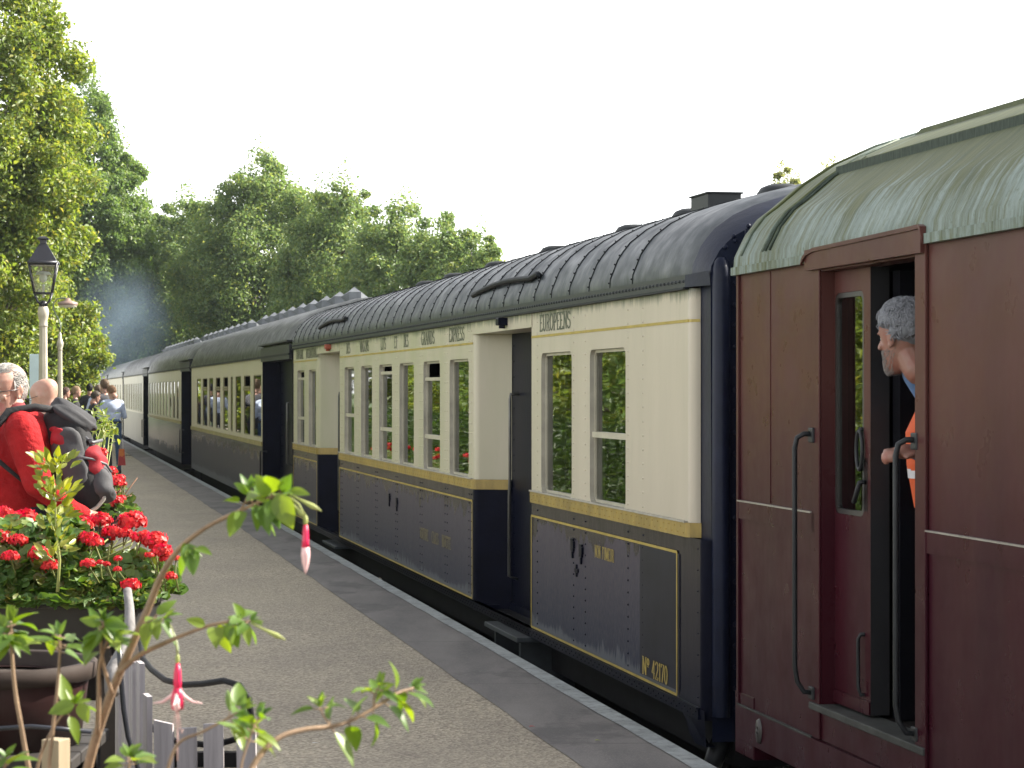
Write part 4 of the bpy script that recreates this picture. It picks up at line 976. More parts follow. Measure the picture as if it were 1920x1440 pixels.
for i, (Yt, o, H, k) in enumerate(((26, 7.6, 5.0, 'yellow'), (33, 7.4, 6.0, 'green'), (40, 7.8, 5.6, 'yellow'), (47, 7.5, 6.2, 'green'), (55, 7.7, 6, 'yellow'), (64, 7.6, 6.5, 'yellow'))):
    tree('%s tree behind the platform hedge, number %s from the camera' % ({'yellow': 'yellowing', 'green': 'green'}[k], ('one', 'two', 'three', 'four', 'five', 'six')[i]), 'tree', off(Yt, o), Yt, H, 2.4, 4.2, .3, k, 12000, .13, 40 + i, 'trees behind the hedge', 40, zg=0, taper=.15)

# smoke drifting from the engine
s = M('engine smoke'); s.nt.nodes.remove(s.b)
pv = s.nt.nodes.new('ShaderNodeVolumePrincipled'); pv.inputs['Color'].default_value = (.30, .40, .52, 1); pv.inputs['Anisotropy'].default_value = .2
cc = s.nt.nodes.new('ShaderNodeTexCoord'); vl = s.nt.nodes.new('ShaderNodeVectorMath'); vl.operation = 'LENGTH'; s.link(cc.outputs['Object'], vl.inputs[0])
fall = s.rng(vl.outputs['Value'], 1.0, .25, 0, 1); nn = s.noise(1.7, (1, 1, 1), 4)
den = s.math('MULTIPLY', s.math('MULTIPLY', fall, s.rng(nn, .3, .7, .2, 1)), .17); s.link(den, pv.inputs['Density']); s.link(pv.outputs[0], s.out.inputs['Volume'])
mb = MB(); mb.ball((0, 0, 0), 1, 24, 16)
sm_ = mb.build('smoke', s.m, fix=True); sm_.location = (TX(222, 102), 103, TZ(615, 102)); sm_.scale = (2.3, 4.0, 3.0); tag(sm_, 'blue grey smoke drifting over the far end of the train', 'smoke', kind='stuff')

# ================================================================ lamps, sign
POST = mt('cream post paint', (.42, .38, .30), .5, amt=.15, bump=.1)
BLK = mt('black lantern iron', (.018, .018, .024), .35, amt=.3)
LY = 30.0; lx = TX(81, LY)
lamp = thing('platform_lamp', 'cream platform lamp post with black tapered lantern', 'lamp post', (lx, LY, 0))
mb = MB(); mb.lathe([(.17, 0), (.15, .25), (.12, .3), (.09, .35), (.09, 1.05), (.07, 1.1), (.062, 1.15), (.050, 2.42)], 8, sm=False)
mb.lathe([(.052, 2.42), (.058, 2.43), (.052, 2.45), (.052, 2.50), (.062, 2.54), (.070, 2.58), (.068, 2.62), (.055, 2.66), (.04, 2.68)], 16); mb.build('post', POST, lamp)
zl0, zl1 = 2.83, 3.20; a0, a1 = .105, .170
mb = MB()
for i in range(4):
    a = R(45 + 90 * i + 8); b = R(135 + 90 * i + 8)
    p0 = Vector((math.cos(a) * a0 * 1.41, math.sin(a) * a0 * 1.41, zl0)); p1 = Vector((math.cos(a) * a1 * 1.41, math.sin(a) * a1 * 1.41, zl1)); q0 = Vector((math.cos(b) * a0 * 1.41, math.sin(b) * a0 * 1.41, zl0)); q1 = Vector((math.cos(b) * a1 * 1.41, math.sin(b) * a1 * 1.41, zl1))
    mb.tube([p0, p1], .013, 5); mb.tube([p0, q0], .013, 5); mb.tube([p1, q1], .024, 5)
    mb.tube([p0, p0 * .72 + Vector((0, 0, zl0 * .28 - .09)), Vector((0.03 * math.cos(a), .03 * math.sin(a), 2.68))], .012, 5)
mb.lathe([(.05, 2.66), (.05, 2.72), (.02, 2.74)], 10); mb.build('lantern_frame', BLK, lamp)
mb = MB(); rt = R(8)
mb.lathe([(.245, 3.19), (.252, 3.205), (.235, 3.225), (.075, 3.42), (.055, 3.44), (.055, 3.48), (.095, 3.485), (.1, 3.50), (.06, 3.52), (.02, 3.53)], 4, rot=R(45) + rt, sm=False)
mb.lathe([(.23, 3.17), (.235, 3.195), (.02, 3.2)], 4, rot=R(45) + rt, sm=False); mb.build('lantern_roof', BLK, lamp)
mb = MB()
for i in range(4):
    a = R(45 + 90 * i + 8); b = R(135 + 90 * i + 8); k = 1.38
    mb.quad((math.cos(a) * a0 * k, math.sin(a) * a0 * k, zl0), (math.cos(b) * a0 * k, math.sin(b) * a0 * k, zl0), (math.cos(b) * a1 * k, math.sin(b) * a1 * k, zl1), (math.cos(a) * a1 * k, math.sin(a) * a1 * k, zl1))
mb.build('lantern_glass', MAT['lampglass'], lamp)
mb = MB(); mb.lathe([(.015, 2.78), (.018, 2.9), (.02, 2.94)], 8); mb.ball((0, 0, 3.02), (.05, .05, .06), 12, 8); mb.lathe([(.10, 3.06), (.08, 3.09), (.02, 3.10)], 12); mb.build('bulb', mt('frosted bulb', (.75, .77, .74), .3, amt=.05), lamp)
L2 = 48.0; l2 = thing('platform_lamp', 'slimmer cream lamp post with swan neck and flat shade behind the lantern', 'lamp post', (TX(112.5, L2), L2, 0))
mb = MB(); mb.lathe([(.12, 0), (.12, .3), (.07, .4), (.06, 1.1), (.042, 2.42)], 8, sm=False); mb.lathe([(.042, 2.42), (.05, 2.44), (.042, 2.46), (.066, 2.52), (.068, 2.56), (.05, 2.62), (.035, 2.66), (.03, 2.72), (.016, 2.78)], 14); mb.build('post', POST, l2)
mb = MB(); mb.tube([(0, 0, 2.7), (.01, 0, 2.9), (-.02, 0, 3.02), (-.09, 0, 3.14), (-.135, 0, 3.25), (-.12, 0, 3.36), (-.05, 0, 3.43), (.06, 0, 3.45), (.13, 0, 3.44), (.15, 0, 3.42)], .014, 8); mb.build('swan_neck', mt('green grey pipe', (.14, .17, .12), .5), l2)
mb = MB(); mb.lathe([(.0, 3.45), (.05, 3.44), (.06, 3.40), (.19, 3.36), (.20, 3.33), (.18, 3.30)], 20, (.15, 0, 0), sy=1, caps=False); mb.lathe([(.18, 3.325), (.175, 3.27), (.0, 3.255)], 20, (.15, 0, 0), mi=1, caps=False); mb.build('lamp_shade', [mt('brown enamel shade', (.25, .17, .14), .4), mt('cream shade rim', (.6, .56, .45), .4)], l2)
SY = 33.0; sg = thing('platform_sign', 'pale blue upright notice panel behind the lantern post', 'sign', (TX(64.5, SY), SY, 0))
mb = MB(); mb.bbox(-.065, .075, -.012, .012, .5, TZ(664, SY), .004); mb.build('panel', mt('pale blue panel', (.55, .68, .72), .35, amt=.06), sg)
mb = MB(); mb.box(-.03, -.005, .013, .05, 0, 2.0); mb.box(.03, .055, .013, .05, 0, 2.0); mb.build('post', MAT['dkmetal'], sg)


# thin summer haze through the whole scene
s = M('summer haze'); s.nt.nodes.remove(s.b); pv = s.nt.nodes.new('ShaderNodeVolumePrincipled'); pv.inputs['Color'].default_value = (.80, .88, 1, 1); pv.inputs['Density'].default_value = .00014
pv.inputs['Anisotropy'].default_value = .3; s.link(pv.outputs[0], s.out.inputs['Volume'])
mb = MB(); mb.box(-160, 160, -30, 260, -2.2, 24)
tag(mb.build('haze', s.m, fix=True), 'thin pale haze over the station', 'haze', kind='stuff')
# ================================================================ people
def cap(bm, a, b, ra, rb, sx=1, n=14):
    """tapered limb piece with round ends (ra at a, rb at b); sx widens it across"""
    a = Vector(a); b = Vector(b); d = b - a; l = d.length or 1e-4; t = d / l if l > 1e-4 else Vector((0, 0, 1))
    u = t.cross(Vector((0, 1, 0))); u = u.normalized() if u.length > .1 else t.orthogonal().normalized(); v = t.cross(u)
    prof = [(ra * math.cos(R(q)), -ra * math.sin(R(q))) for q in (80, 55, 28, 0)] + [(rb * math.cos(R(q)), l + rb * math.sin(R(q))) for q in (0, 28, 55, 80)]
    rings = []
    for r, h in prof: rings.append([bm.verts.new(a + t * h + u * math.cos(2 * math.pi * j / n) * r * sx + v * math.sin(2 * math.pi * j / n) * r) for j in range(n)])
    for x, y in zip(rings, rings[1:]):
        for j in range(n): bm.faces.new((x[j], x[(j + 1) % n], y[(j + 1) % n], y[j]))
    bm.faces.new(rings[0][::-1]); bm.faces.new(rings[-1])
def ell(bm, c, r, rot=None, n=18, m=12):
    c = Vector(c); rings = []
    for i in range(1, m):
        th = math.pi * i / m; rings.append([bm.verts.new(c + (rot @ v if rot else v)) for v in [Vector((math.sin(th) * math.cos(2 * math.pi * j / n) * r[0], math.sin(th) * math.sin(2 * math.pi * j / n) * r[1], math.cos(th) * r[2])) for j in range(n)]])
    a = bm.verts.new(c + (rot @ Vector((0, 0, r[2])) if rot else Vector((0, 0, r[2])))); b = bm.verts.new(c - (rot @ Vector((0, 0, r[2])) if rot else Vector((0, 0, r[2]))))
    for x, y in zip(rings, rings[1:]):
        for j in range(n): bm.faces.new((x[j], y[j], y[(j + 1) % n], x[(j + 1) % n]))
    for j in range(n): bm.faces.new((a, rings[0][j], rings[0][(j + 1) % n])); bm.faces.new((b, rings[-1][(j + 1) % n], rings[-1][j]))

def segd(P_, a, b, ra, rb):
    a = np.array(a); b = np.array(b); ab = b - a; L2_ = max(1e-9, (ab ** 2).sum()); h = np.clip(((P_ - a) @ ab) / L2_, 0, 1)
    return np.linalg.norm(P_ - a - h[:, None] * ab, axis=1) - (ra + (rb - ra) * h)

def solid(name, prims, mats, parent, voxel=.012, smooth=4, fac=.5):
    """prims: ('c', a, b, ra, rb, mi[, sx]) or ('e', centre, radii, mi[, rot]); they are fused into ONE continuous skin, coloured by nearest piece"""
    bm = bmesh.new()
    for p in prims:
        if p[0] == 'c': cap(bm, p[1], p[2], p[3], p[4], p[6] if len(p) > 6 else 1)
        elif p[0] == 'm':
            V = [bm.verts.new(v) for v in p[1]]; N_, K_ = p[2], p[3]
            for i in range(K_ - 1):
                for j in range(N_): bm.faces.new((V[i * N_ + j], V[i * N_ + (j + 1) % N_], V[(i + 1) * N_ + (j + 1) % N_], V[(i + 1) * N_ + j]))
            bm.faces.new(V[:N_][::-1]); bm.faces.new(V[-N_:])
        else: ell(bm, p[1], p[2], p[4] if len(p) > 4 else None)
    bmesh.ops.recalc_face_normals(bm, faces=bm.faces)
    me = bpy.data.meshes.new(name); bm.to_mesh(me); bm.free()
    tmp = bpy.data.objects.new('tmp', me); C.objects.link(tmp)
    md = tmp.modifiers.new('r', 'REMESH'); md.mode = 'VOXEL'; md.voxel_size = voxel; md.use_smooth_shade = True
    sm = tmp.modifiers.new('s', 'SMOOTH'); sm.factor = fac; sm.iterations = smooth
    dg = bpy.context.evaluated_depsgraph_get(); ev = tmp.evaluated_get(dg)
    nm = bpy.data.meshes.new_from_object(ev); bpy.data.objects.remove(tmp); bpy.data.meshes.remove(me)
    nm.materials.clear()
    for m in mats: nm.materials.append(m)
    n = len(nm.polygons); c = np.empty(n * 3); nm.polygons.foreach_get('center', c); c = c.reshape(-1, 3)
    best = np.full(n, 1e9); mi = np.zeros(n, dtype=np.int32)
    for p in prims:
        if p[0] == 'c': d = segd(c, p[1], p[2], p[3], p[4]); k = p[5]
        elif p[0] == 'm': d = (np.linalg.norm((c - np.array(p[5])) / np.array(p[6]), axis=1) - 1) * p[6][0] + .006; k = p[4]
        else:
            q = c - np.array(p[1]); 
            if len(p) > 4: q = q @ np.array(p[4])
            r = np.array(p[2]); d = (np.linalg.norm(q / r, axis=1) - 1) * r.min(); k = p[3]
        w_ = d < best - 1e-5; best[w_] = d[w_]; mi[w_] = k
    nm.polygons.foreach_set('material_index', mi); nm.polygons.foreach_set('use_smooth', np.ones(n, dtype=bool)); nm.update()
    nm.name = name; o = bpy.data.objects.new(name, nm); C.objects.link(o)
    if parent: o.parent = parent
    return o

def skin_mat(name, c, blot=.5):
    s = M(name, c, .5)
    s.b.inputs['Subsurface Weight'].default_value = .12; s.b.inputs['Subsurface Radius'].default_value = (.02, .008, .004); s.b.inputs['Subsurface Scale'].default_value = .5
    n = s.noise(22, (1, 1, 1), 4); s.color(s.mix(s.math('MULTIPLY', s.rng(n, .4, .68), blot), c, (c[0] * .95, c[1] * .62, c[2] * .55))); s.bump(s.noise(140), .2, .002); return s.m
SKIN = skin_mat('fair skin', (.42, .25, .19)); SKIN2 = skin_mat('ruddy skin', (.26, .135, .10), .8)
def cloth(name, c, bump=.35, sc=7): return mt(name, c, .85, amt=.18, scale=14, bump=bump, dist=.02, bscale=sc)
LIP = mt('lips', (.42, .16, .13), .5); EYE = mt('eye', (.55, .52, .48), .2, amt=.03); PUP = mt('iris', (.03, .03, .04), .1)

def head_prims(h, sk, s=1.0, jaw=1.0, ear=True, mouth=None, fat=0):
    """head centred at h, looking along +y; sizes of a grown man"""
    def q(x, y, z): return (h[0] + x * s, h[1] + y * s, h[2] + z * s)
    E = lambda c, r, k=sk, rot=None: ('e', q(*c), tuple(v * s for v in r), k) + ((rot,) if rot else ())
    lv = [(-.118, .066, .030, .016), (-.112, .078, .012, .030), (-.098, .086, -.005, .041 + fat), (-.078, .088, -.025, .050 + fat), (-.055, .086, -.050, .057 + fat), (-.03, .085, -.072, .062 + fat * .6), (0, .084, -.090, .069), (.03, .088, -.102, .074), (.06, .087, -.107, .076), (.085, .075, -.101, .070), (.105, .052, -.084, .058), (.117, .024, -.060, .038), (.122, -.005, -.030, .014)]
    N = 40; vs = []
    for z, yf, yb, hw in lv:
        cy = (yf + yb) / 2 if z > -.06 else (yf + yb) / 2
        for j in range(N):
            a = 2 * math.pi * j / N; cx_, sy_ = math.cos(a), math.sin(a); e = .87
            x = hw * math.copysign(abs(cx_) ** e, cx_); y = cy + (yf - yb) / 2 * math.copysign(abs(sy_) ** e, sy_)
            if sy_ > 0:
                y -= .013 * math.exp(-((abs(x) - .031) / .016) ** 2 - ((z - .012) / .014) ** 2)          # eye sockets
                y -= .005 * math.exp(-((abs(x) - .045) / .02) ** 2 - ((z + .055) / .02) ** 2)
            vs.append(q(x, y, z))
    P_ = [('m', vs, N, len(lv), sk, q(0, -.005, 0), (.07 * s, .09 * s, .115 * s)),
          E((0, .080, .031), (.048, .010, .007)), E((.038, .064, -.016), (.022, .012, .015)), E((-.038, .064, -.016), (.022, .012, .015)),
          ('c', q(0, .084, .022), q(0, .106, -.014), .0075 * s, .0115 * s, sk), E((.011, .098, -.018), (.0085, .010, .0065)), E((-.011, .098, -.018), (.0085, .010, .0065)),
          E((.0, .0865, -.044), (.021, .009, .0048), mouth if mouth is not None else sk), E((0, .085, -.054), (.018, .009, .0055), mouth if mouth is not None else sk),
          E((0, .076, -.096), (.020, .016, .014))]
    if ear:
        for sg in (-1, 1):
            P_ += [E((sg * .079, -.004, .004), (.008, .019, .030), sk), E((sg * .085, -.013, .012), (.008, .012, .022), sk), E((sg * .080, .004, -.022), (.008, .010, .012), sk)]
    return P_
def eyes(h, parent, s=1.0, name='eye'):
    for sg in (-1, 1):
        mb = MB(); mb.ball((h[0] + sg * .031 * s, h[1] + .0665 * s, h[2] + .012 * s), (.013 * s, .0105 * s, .006 * s), 12, 8, 0); mb.ball((h[0] + sg * .031 * s, h[1] + .0725 * s, h[2] + .011 * s), (.0055 * s, .005 * s, .0052 * s), 10, 6, 1)
        mb.build('eye', [EYE, PUP], parent)
def glasses(h, parent, s=1.0):
    mb = MB()
    for sg in (-1, 1):
        pts = [(h[0] + sg * (.033 + .024 * math.cos(R(a))) * s, h[1] + .103 * s, h[2] + (.008 + .016 * math.sin(R(a))) * s) for a in range(0, 361, 30)]
        mb.tube(pts, .0014 * s, 5, caps=False)
        mb.tube([(h[0] + sg * .057 * s, h[1] + .102 * s, h[2] + .014 * s), (h[0] + sg * .078 * s, h[1] + .08 * s, h[2] + .015 * s), (h[0] + sg * .085 * s, h[1] + .0 * s, h[2] + .013 * s), (h[0] + sg * .083 * s, h[1] - .012 * s, h[2] + .0)], .0022 * s, 5)
    mb.tube([(h[0] - .010 * s, h[1] + .105 * s, h[2] + .012 * s), (h[0], h[1] + .110 * s, h[2] + .015 * s), (h[0] + .010 * s, h[1] + .105 * s, h[2] + .012 * s)], .0015 * s, 5)
    mb.build('spectacles', mt('spectacle wire', (.06, .05, .05), .3, .7), parent)
def hair_shell(h, parent, col, s=1.0, front=.055, low=-.03, thick=.012, nstr=900, ln=.03, seed=1, recede=False, curl=.5):
    """a cap of hair grown from many short locks over a thin shell, leaving the face free"""
    rs = random.Random(seed); mb = MB(); hm = mt('hair', col, .6, spec=.2, amt=.15, scale=60, stretch=(1, 1, .4))
    def surf(a, e, g=0):
        x = math.cos(e) * math.cos(a); y = math.cos(e) * math.sin(a); z = math.sin(e)
        return Vector((h[0] + x * (.079 + g) * s, h[1] - .012 * s + y * (.103 + g) * s, h[2] + .026 * s + z * (.101 + g) * s))
    def ok(p):
        y = (p.y - h[1]) / s; z = (p.z - h[2]) / s; x = abs(p.x - h[0]) / s
        if recede and y > .02 and z < .092: return False
        if y > front - .02 and z < .085 - (.02 if x > .05 else 0): return False
        if y > .015 and z < .03: return False
        if y > -.02 and z < .005: return False
        return z > low - .03 * (y < -.04)
    nA, nE = 40, 24; idx = {}
    for i in range(nA):
        for j in range(nE + 1):
            e = R(-50 + 139 * j / nE); p = surf(2 * math.pi * i / nA, e, thick * (.5 + .5 * rs.random())); idx[i, j] = p
    for i in range(nA):
        for j in range(nE):
            q = [idx[i, j], idx[(i + 1) % nA, j], idx[(i + 1) % nA, j + 1], idx[i, j + 1]]
            if ok(sum(q, Vector()) / 4): mb.add(q, [(0, 1, 2, 3)], 0, True)
    k = 0
    while k < nstr:
        a = rs.uniform(0, 2 * math.pi); e = math.asin(rs.uniform(-.7, 1)); p = surf(a, e, thick * .5)
        if not ok(p): k += .2; continue
        nn = (p - Vector((h[0], h[1], h[2] + .02 * s))).normalized(); tt = Vector((rs.gauss(0, .15 + curl * .6), -.8 + rs.gauss(0, .15 + .5 * curl), -.6)); tt = (tt - nn * tt.dot(nn)).normalized()
        q = p + tt * ln * .5 * s + nn * .003 * s * rs.random() * (1 + 3 * curl); r_ = p + tt * ln * s + nn * (.010 * curl * rs.random()) * s
        mb.tube([p, q, r_], [.0017 * s, .0016 * s, .0004], 4, caps=False); k += 1
    mb.build('hair', hm, parent)

def person(label, loc, face, H=1.75, top=(.1, .1, .12), legs=(.04, .05, .09), hair=(.08, .05, .03), fat=0, voxel=.022, group=None, arms=None, lean=(0, 0), shoes=(.02, .02, .02), bald=False, headturn=0, nod=0, cat='person', simple=True, legpose=None, belt=None):
    """standing figure; local +y is where it faces. arms: per side (elbow, hand)"""
    t = thing('person', label, cat, loc, face, group); k = H / 1.75
    def S(*p): return (p[0] * k, p[1] * k, p[2] * k)
    lx_, ly_ = lean
    mats = [cloth('upper cloth', top), cloth('leg cloth', legs), SKIN, mt('shoe', shoes, .5)]
    el = arms or (((.27, -.03, 1.14), (.24, .10, .90)), ((-.27, -.03, 1.14), (-.24, .10, .90)))
    f_ = fat; P_ = []
    sh = 1.41; hx, hy = lx_ * 1.0, ly_ * 1.0
    lp = legpose or (((.10, .03, .50), (.11, -.01, .09)), ((-.10, .03, .50), (-.11, -.01, .09)))
    P_ += [('e', S(0, 0, .98), S(.165 + f_, .12 + f_, .15), 1), ('e', S(lx_ * .3, .01 + ly_ * .3 + f_ * .6, 1.12), S(.155 + f_, .115 + f_ * 1.3, .16), 0), ('e', S(lx_ * .7, ly_ * .7, 1.30), S(.175 + f_ * .7, .115 + f_ * .6, .17), 0),
           ('c', S(lx_ - .13, ly_, sh), S(lx_ + .13, ly_, sh), .068 * k, .068 * k, 0), ('c', S(lx_, ly_, 1.43), S(hx, hy + .015, 1.55), .060 * k, .055 * k, 2)]
    for i, sg in ((0, 1), (1, -1)):
        e, hnd = el[i]; sp = (lx_ + sg * .175, ly_, sh - .01)
        P_ += [('c', S(*sp), S(*e), (.062 + f_ * .2) * k, .047 * k, 0), ('c', S(*e), S(*hnd), .046 * k, .030 * k, 0)]
        d = (Vector(hnd) - Vector(e)).normalized(); hp_ = Vector(hnd) + d * .05
        P_ += [('c', S(*hnd), S(*hp_), .029 * k, .032 * k, 2)]
        for q in range(4):
            b_ = hp_ + Vector(((q - 1.5) * .016, .0, 0)); P_ += [('c', S(*b_), S(*(b_ + d * (.055 + .01 * (q in (1, 2))) + Vector((0, .015, 0)))), .009 * k, .008 * k, 2)]
        P_ += [('c', S(*(Vector(hnd) + d * .02)), S(*(Vector(hnd) + d * .06 + Vector((-sg * .035, .015, 0)))), .011 * k, .009 * k, 2)]
        kn, an = lp[i]
        P_ += [('c', S(sg * .09, 0, .92), S(*kn), (.088 + f_ * .3) * k, .060 * k, 1), ('c', S(*kn), S(*an), .060 * k, .046 * k, 1), ('c', S(an[0], an[1] - .03, .04), S(an[0] + sg * .02, an[1] + .15, .035), .045 * k, .038 * k, 3)]
    hc = Vector(S(hx, hy + .03 + nod * .05, 1.635 - nod * .03))
    rot = Matrix.Rotation(headturn, 4, 'Z') @ Matrix.Rotation(-nod, 4, 'X')
    b = solid('body', P_, mats, t, voxel, 9)
    hb = thing_child('head', t, hc, rot)
    hd_ = solid('head', head_prims((0, 0, 0), 0, k) + [('c', (0, -.015, -.05), (0, -.03 - nod * .03, -.13), .055 * k, .056 * k, 0)], [SKIN], None, min(voxel, .012), 3)
    return t, b, hd_, hb, hc, rot, k
def thing_child(n, t, hc, rot): return None
def put_head(res, haircol, seed=1, bald=False, spect=False, **kw):
    t, b, hd_, hb, hc, rot, k = res
    hd_.parent = t; hd_.matrix_local = Matrix.Translation(hc) @ rot
    if not bald: hair_shell((0, 0, 0), hd_, haircol, k, seed=seed, **kw)
    if spect: glasses((0, 0, 0), hd_, k)
    return t

# ---- man in pale blue shirt and jeans, seen from behind, head bowed
Yb_ = 48.0
r_ = person('man seen from behind in pale blue shirt and blue jeans with bowed head', (TX(212, Yb_), Yb_, .006), R(26), 1.73, (.42, .48, .62), (.045, .09, .17), fat=.012, voxel=.014, nod=.55, headturn=R(20),
            arms=(((.26, .06, 1.13), (.13, .25, 1.20)), ((-.27, .05, 1.13), (-.10, .27, 1.18))), lean=(0, .05), legpose=(((.11, .02, .50), (.11, -.04, .09)), ((-.13, .10, .52), (-.17, .16, .09))))
put_head(r_, (.20, .12, .07), 3, ln=.025)
mb = MB(); mb.lathe([(.172, .985), (.174, 1.0), (.174, 1.02), (.172, 1.03)], 20, sx=1.0, sy=.76, c=(0, .004, 0), caps=False); mb.build('belt', mt('leather belt', (.02, .018, .016), .5), r_[0])
mb = MB(); bx = thing('carrier_bag', 'orange and red paper carrier bag hanging beside the man in jeans', 'bag', (TX(228, Yb_ - .2), Yb_ - .2, 0), R(15))
mb.add([(-.07, -.05, .18), (.075, -.05, .18), (.08, .05, .18), (-.07, .05, .18), (-.05, -.03, .50), (.05, -.03, .50), (.05, .03, .50), (-.05, .03, .50)], [(0, 1, 2, 3), (0, 1, 5, 4), (1, 2, 6, 5), (2, 3, 7, 6), (3, 0, 4, 7)])
s = M('orange red paper', (.5, .1, .03), .4); x, y, z = s.sep(); s.color(s.mix(s.rng(s.math('ADD', z, s.noise(9)), .85, .95), (.35, .02, .02), (.55, .16, .02))); mb.build('bag_body', s.m, bx)
mb = MB(); mb.tube([(-.03, -.02, .5), (-.025, 0, .62), (0, 0, .68), (.025, 0, .62), (.03, -.02, .5)], .006, 5); mb.build('handle', mt('white cord', (.6, .55, .5), .6), bx)

# ---- the people further along the platform
crowd = [
 (197, 51, 'tall brown-haired man hidden behind the man in blue shirt', 1.86, (.05, .05, .06), (.12, .08, .05), 40, .0),
 (176, 50, 'person in dark jacket bent over beside the man in blue shirt', 1.62, (.015, .015, .025), (.05, .04, .03), -60, .3),
 (184, 60, 'person in pale grey shirt with ruddy neck in the crowd', 1.76, (.40, .45, .58), (.10, .07, .05), 20, .1),
 (168, 64, 'person with black hair and dark coat in the crowd', 1.80, (.02, .02, .03), (.012, .012, .015), 10, .0),
 (141, 55, 'person in black jacket turning right, fair haired, near the slim lamp', 1.72, (.015, .015, .018), (.22, .15, .09), -80, .0),
 (121, 56, 'person in charcoal top beside the slim lamp post', 1.70, (.03, .03, .035), (.07, .04, .03), -60, .1),
 (156, 68, 'person in brown coat at the back of the crowd', 1.78, (.06, .035, .025), (.04, .03, .02), 30, .0),
 (191, 70, 'grey-haired person at the back of the crowd near the train', 1.74, (.12, .12, .14), (.25, .24, .22), 15, .0),
 (149, 74, 'person in red-brown top farthest along the platform', 1.80, (.15, .04, .03), (.08, .05, .03), 20, .0),
]
for i, (px, Y, lab, H, tc_, hc_, an, nod) in enumerate(crowd):
    r_ = person(lab, (TX(px, Y), Y, 0), R(an), H, tc_, (.03, .035, .05), voxel=.026, nod=nod, group='people waiting along the platform')
    put_head(r_, hc_, 10 + i, nstr=120, ln=.03)

# ---- bald man in white shirt behind the backpack
Yq = 15.9
r_ = person('bald man with glasses in white shirt behind the man in red', (TX(104, Yq), Yq, 0), R(66), 1.72, (.6, .6, .6), (.05, .05, .06), fat=.03, voxel=.014, nod=.30, headturn=R(6), lean=(0, .04))
put_head(r_, (.42, .38, .34), 5, bald=True, spect=True, nstr=0, ln=.012, thick=.0005)

# ---- man in red jacket in front, facing left, hands behind his back
Ym = 11.5; tx_, ty_ = TX(34, Ym), Ym
t = thing('person', 'grey-haired man with spectacles in red jacket, hands behind his back', 'person', (tx_, ty_, 0), R(98))
RED = mt('red woollen jacket', (.30, .012, .014), .85, spec=.15, amt=.25, scale=8, bump=1, dist=.05, bscale=6); DRED = mt('dark red collar', (.16, .012, .015), .8)
TRO = cloth('dark trousers', (.02, .02, .028))
def hand(w_, d, curl, side, k=1.0, mi=2):
    """palm with four bent fingers and a thumb off its side"""
    w_ = Vector(w_); d = Vector(d).normalized(); n_ = Vector(curl).normalized(); s_ = d.cross(n_).normalized()
    pr = [('c', w_, w_ + d * .035, .026 * k, .030 * k, mi), ('e', w_ + d * .055, (.038 * k, .038 * k, .030 * k), mi)]
    for i in range(4):
        o_ = w_ + d * .08 + s_ * (i - 1.5) * .0185; l = (.034, .04, .037, .028)[i]; a = o_ + d * l; b = a + (d * .45 + n_ * .9).normalized() * l * .8; c_ = b + (n_ * 1 - d * .5).normalized() * l * .55
        pr += [('c', o_, a, .0098 * k, .0090 * k, mi), ('c', a, b, .0088 * k, .008 * k, mi), ('c', b, c_, .008 * k, .007 * k, mi)]
    o_ = w_ + d * .02 + s_ * side * .026; a = o_ + (d * .7 + s_ * side * .7).normalized() * .036; b = a + (d + n_ * .5).normalized() * .028
    pr += [('c', o_, a, .0125 * k, .011 * k, mi), ('c', a, b, .0105 * k, .009 * k, mi)]
    return pr
# local axes: +y is forward (left in the picture), +x is away from the lens
P_ = [('e', (0, .0, .96), (.20, .19, .17), 1), ('e', (0, .05, 1.10), (.205, .205, .19), 0), ('e', (0, .0, 1.27), (.215, .19, .19), 0), ('e', (0, -.03, 1.36), (.20, .145, .12), 0),
      ('c', (-.155, -.02, 1.40), (.155, -.02, 1.40), .075, .075, 0), ('c', (0, -.01, 1.40), (0, .02, 1.455), .085, .072, 3), ('c', (0, .0, 1.42), (0, .03, 1.50), .058, .056, 2), ('e', (0, .02, .90), (.205, .20, .12), 0)]
P_ += [('c', (-.20, -.03, 1.385), (-.265, -.10, 1.16), .080, .066, 0), ('c', (-.265, -.10, 1.16), (-.19, -.235, 1.04), .062, .046, 0), ('c', (-.19, -.235, 1.04), (-.168, -.285, 1.02), .045, .040, 0)]
P_ += [('c', (.20, -.03, 1.385), (.265, -.12, 1.16), .078, .062, 0), ('c', (.265, -.12, 1.16), (.12, -.26, 1.05), .058, .042, 0)]
P_ += hand((-.165, -.29, 1.02), (.25, -.85, -.35), (.6, .5, -.4), -1)
P_ += hand((.10, -.275, 1.04), (-.8, -.3, -.35), (0, .6, -.6), 1)
for sg in (1, -1): P_ += [('c', (sg * .10, 0, .9), (sg * .11, .02, .5), .11, .075, 1), ('c', (sg * .11, .02, .5), (sg * .11, -.02, .1), .075, .058, 1), ('c', (sg * .11, -.05, .045), (sg * .13, .15, .04), .045, .04, 4)]
body = solid('body', P_, [RED, TRO, SKIN, DRED, mt('shoe leather', (.02, .015, .012), .4)], t, .0085, 3)
hdl = solid('head', head_prims((0, 0, 0), 0, 1.03, fat=.006, mouth=1) + [('c', (0, -.015, -.05), (0, -.03, -.13), .062, .066, 0)], [SKIN, LIP], None, .0045, 3)
hdl.parent = t; hdl.matrix_local = Matrix.Translation((0, .055, 1.553)) @ Matrix.Rotation(R(50), 4, 'Z') @ Matrix.Rotation(R(-7), 4, 'X') @ Matrix.Scale(.96, 4)
hair_shell((0, 0, 0), hdl, (.36, .34, .32), 1.03, seed=4, nstr=3200, ln=.026, front=.07, curl=.1, recede=True, thick=.004)
glasses((0, 0, 0), hdl, 1.03); eyes((0, 0, 0), hdl, 1.03)
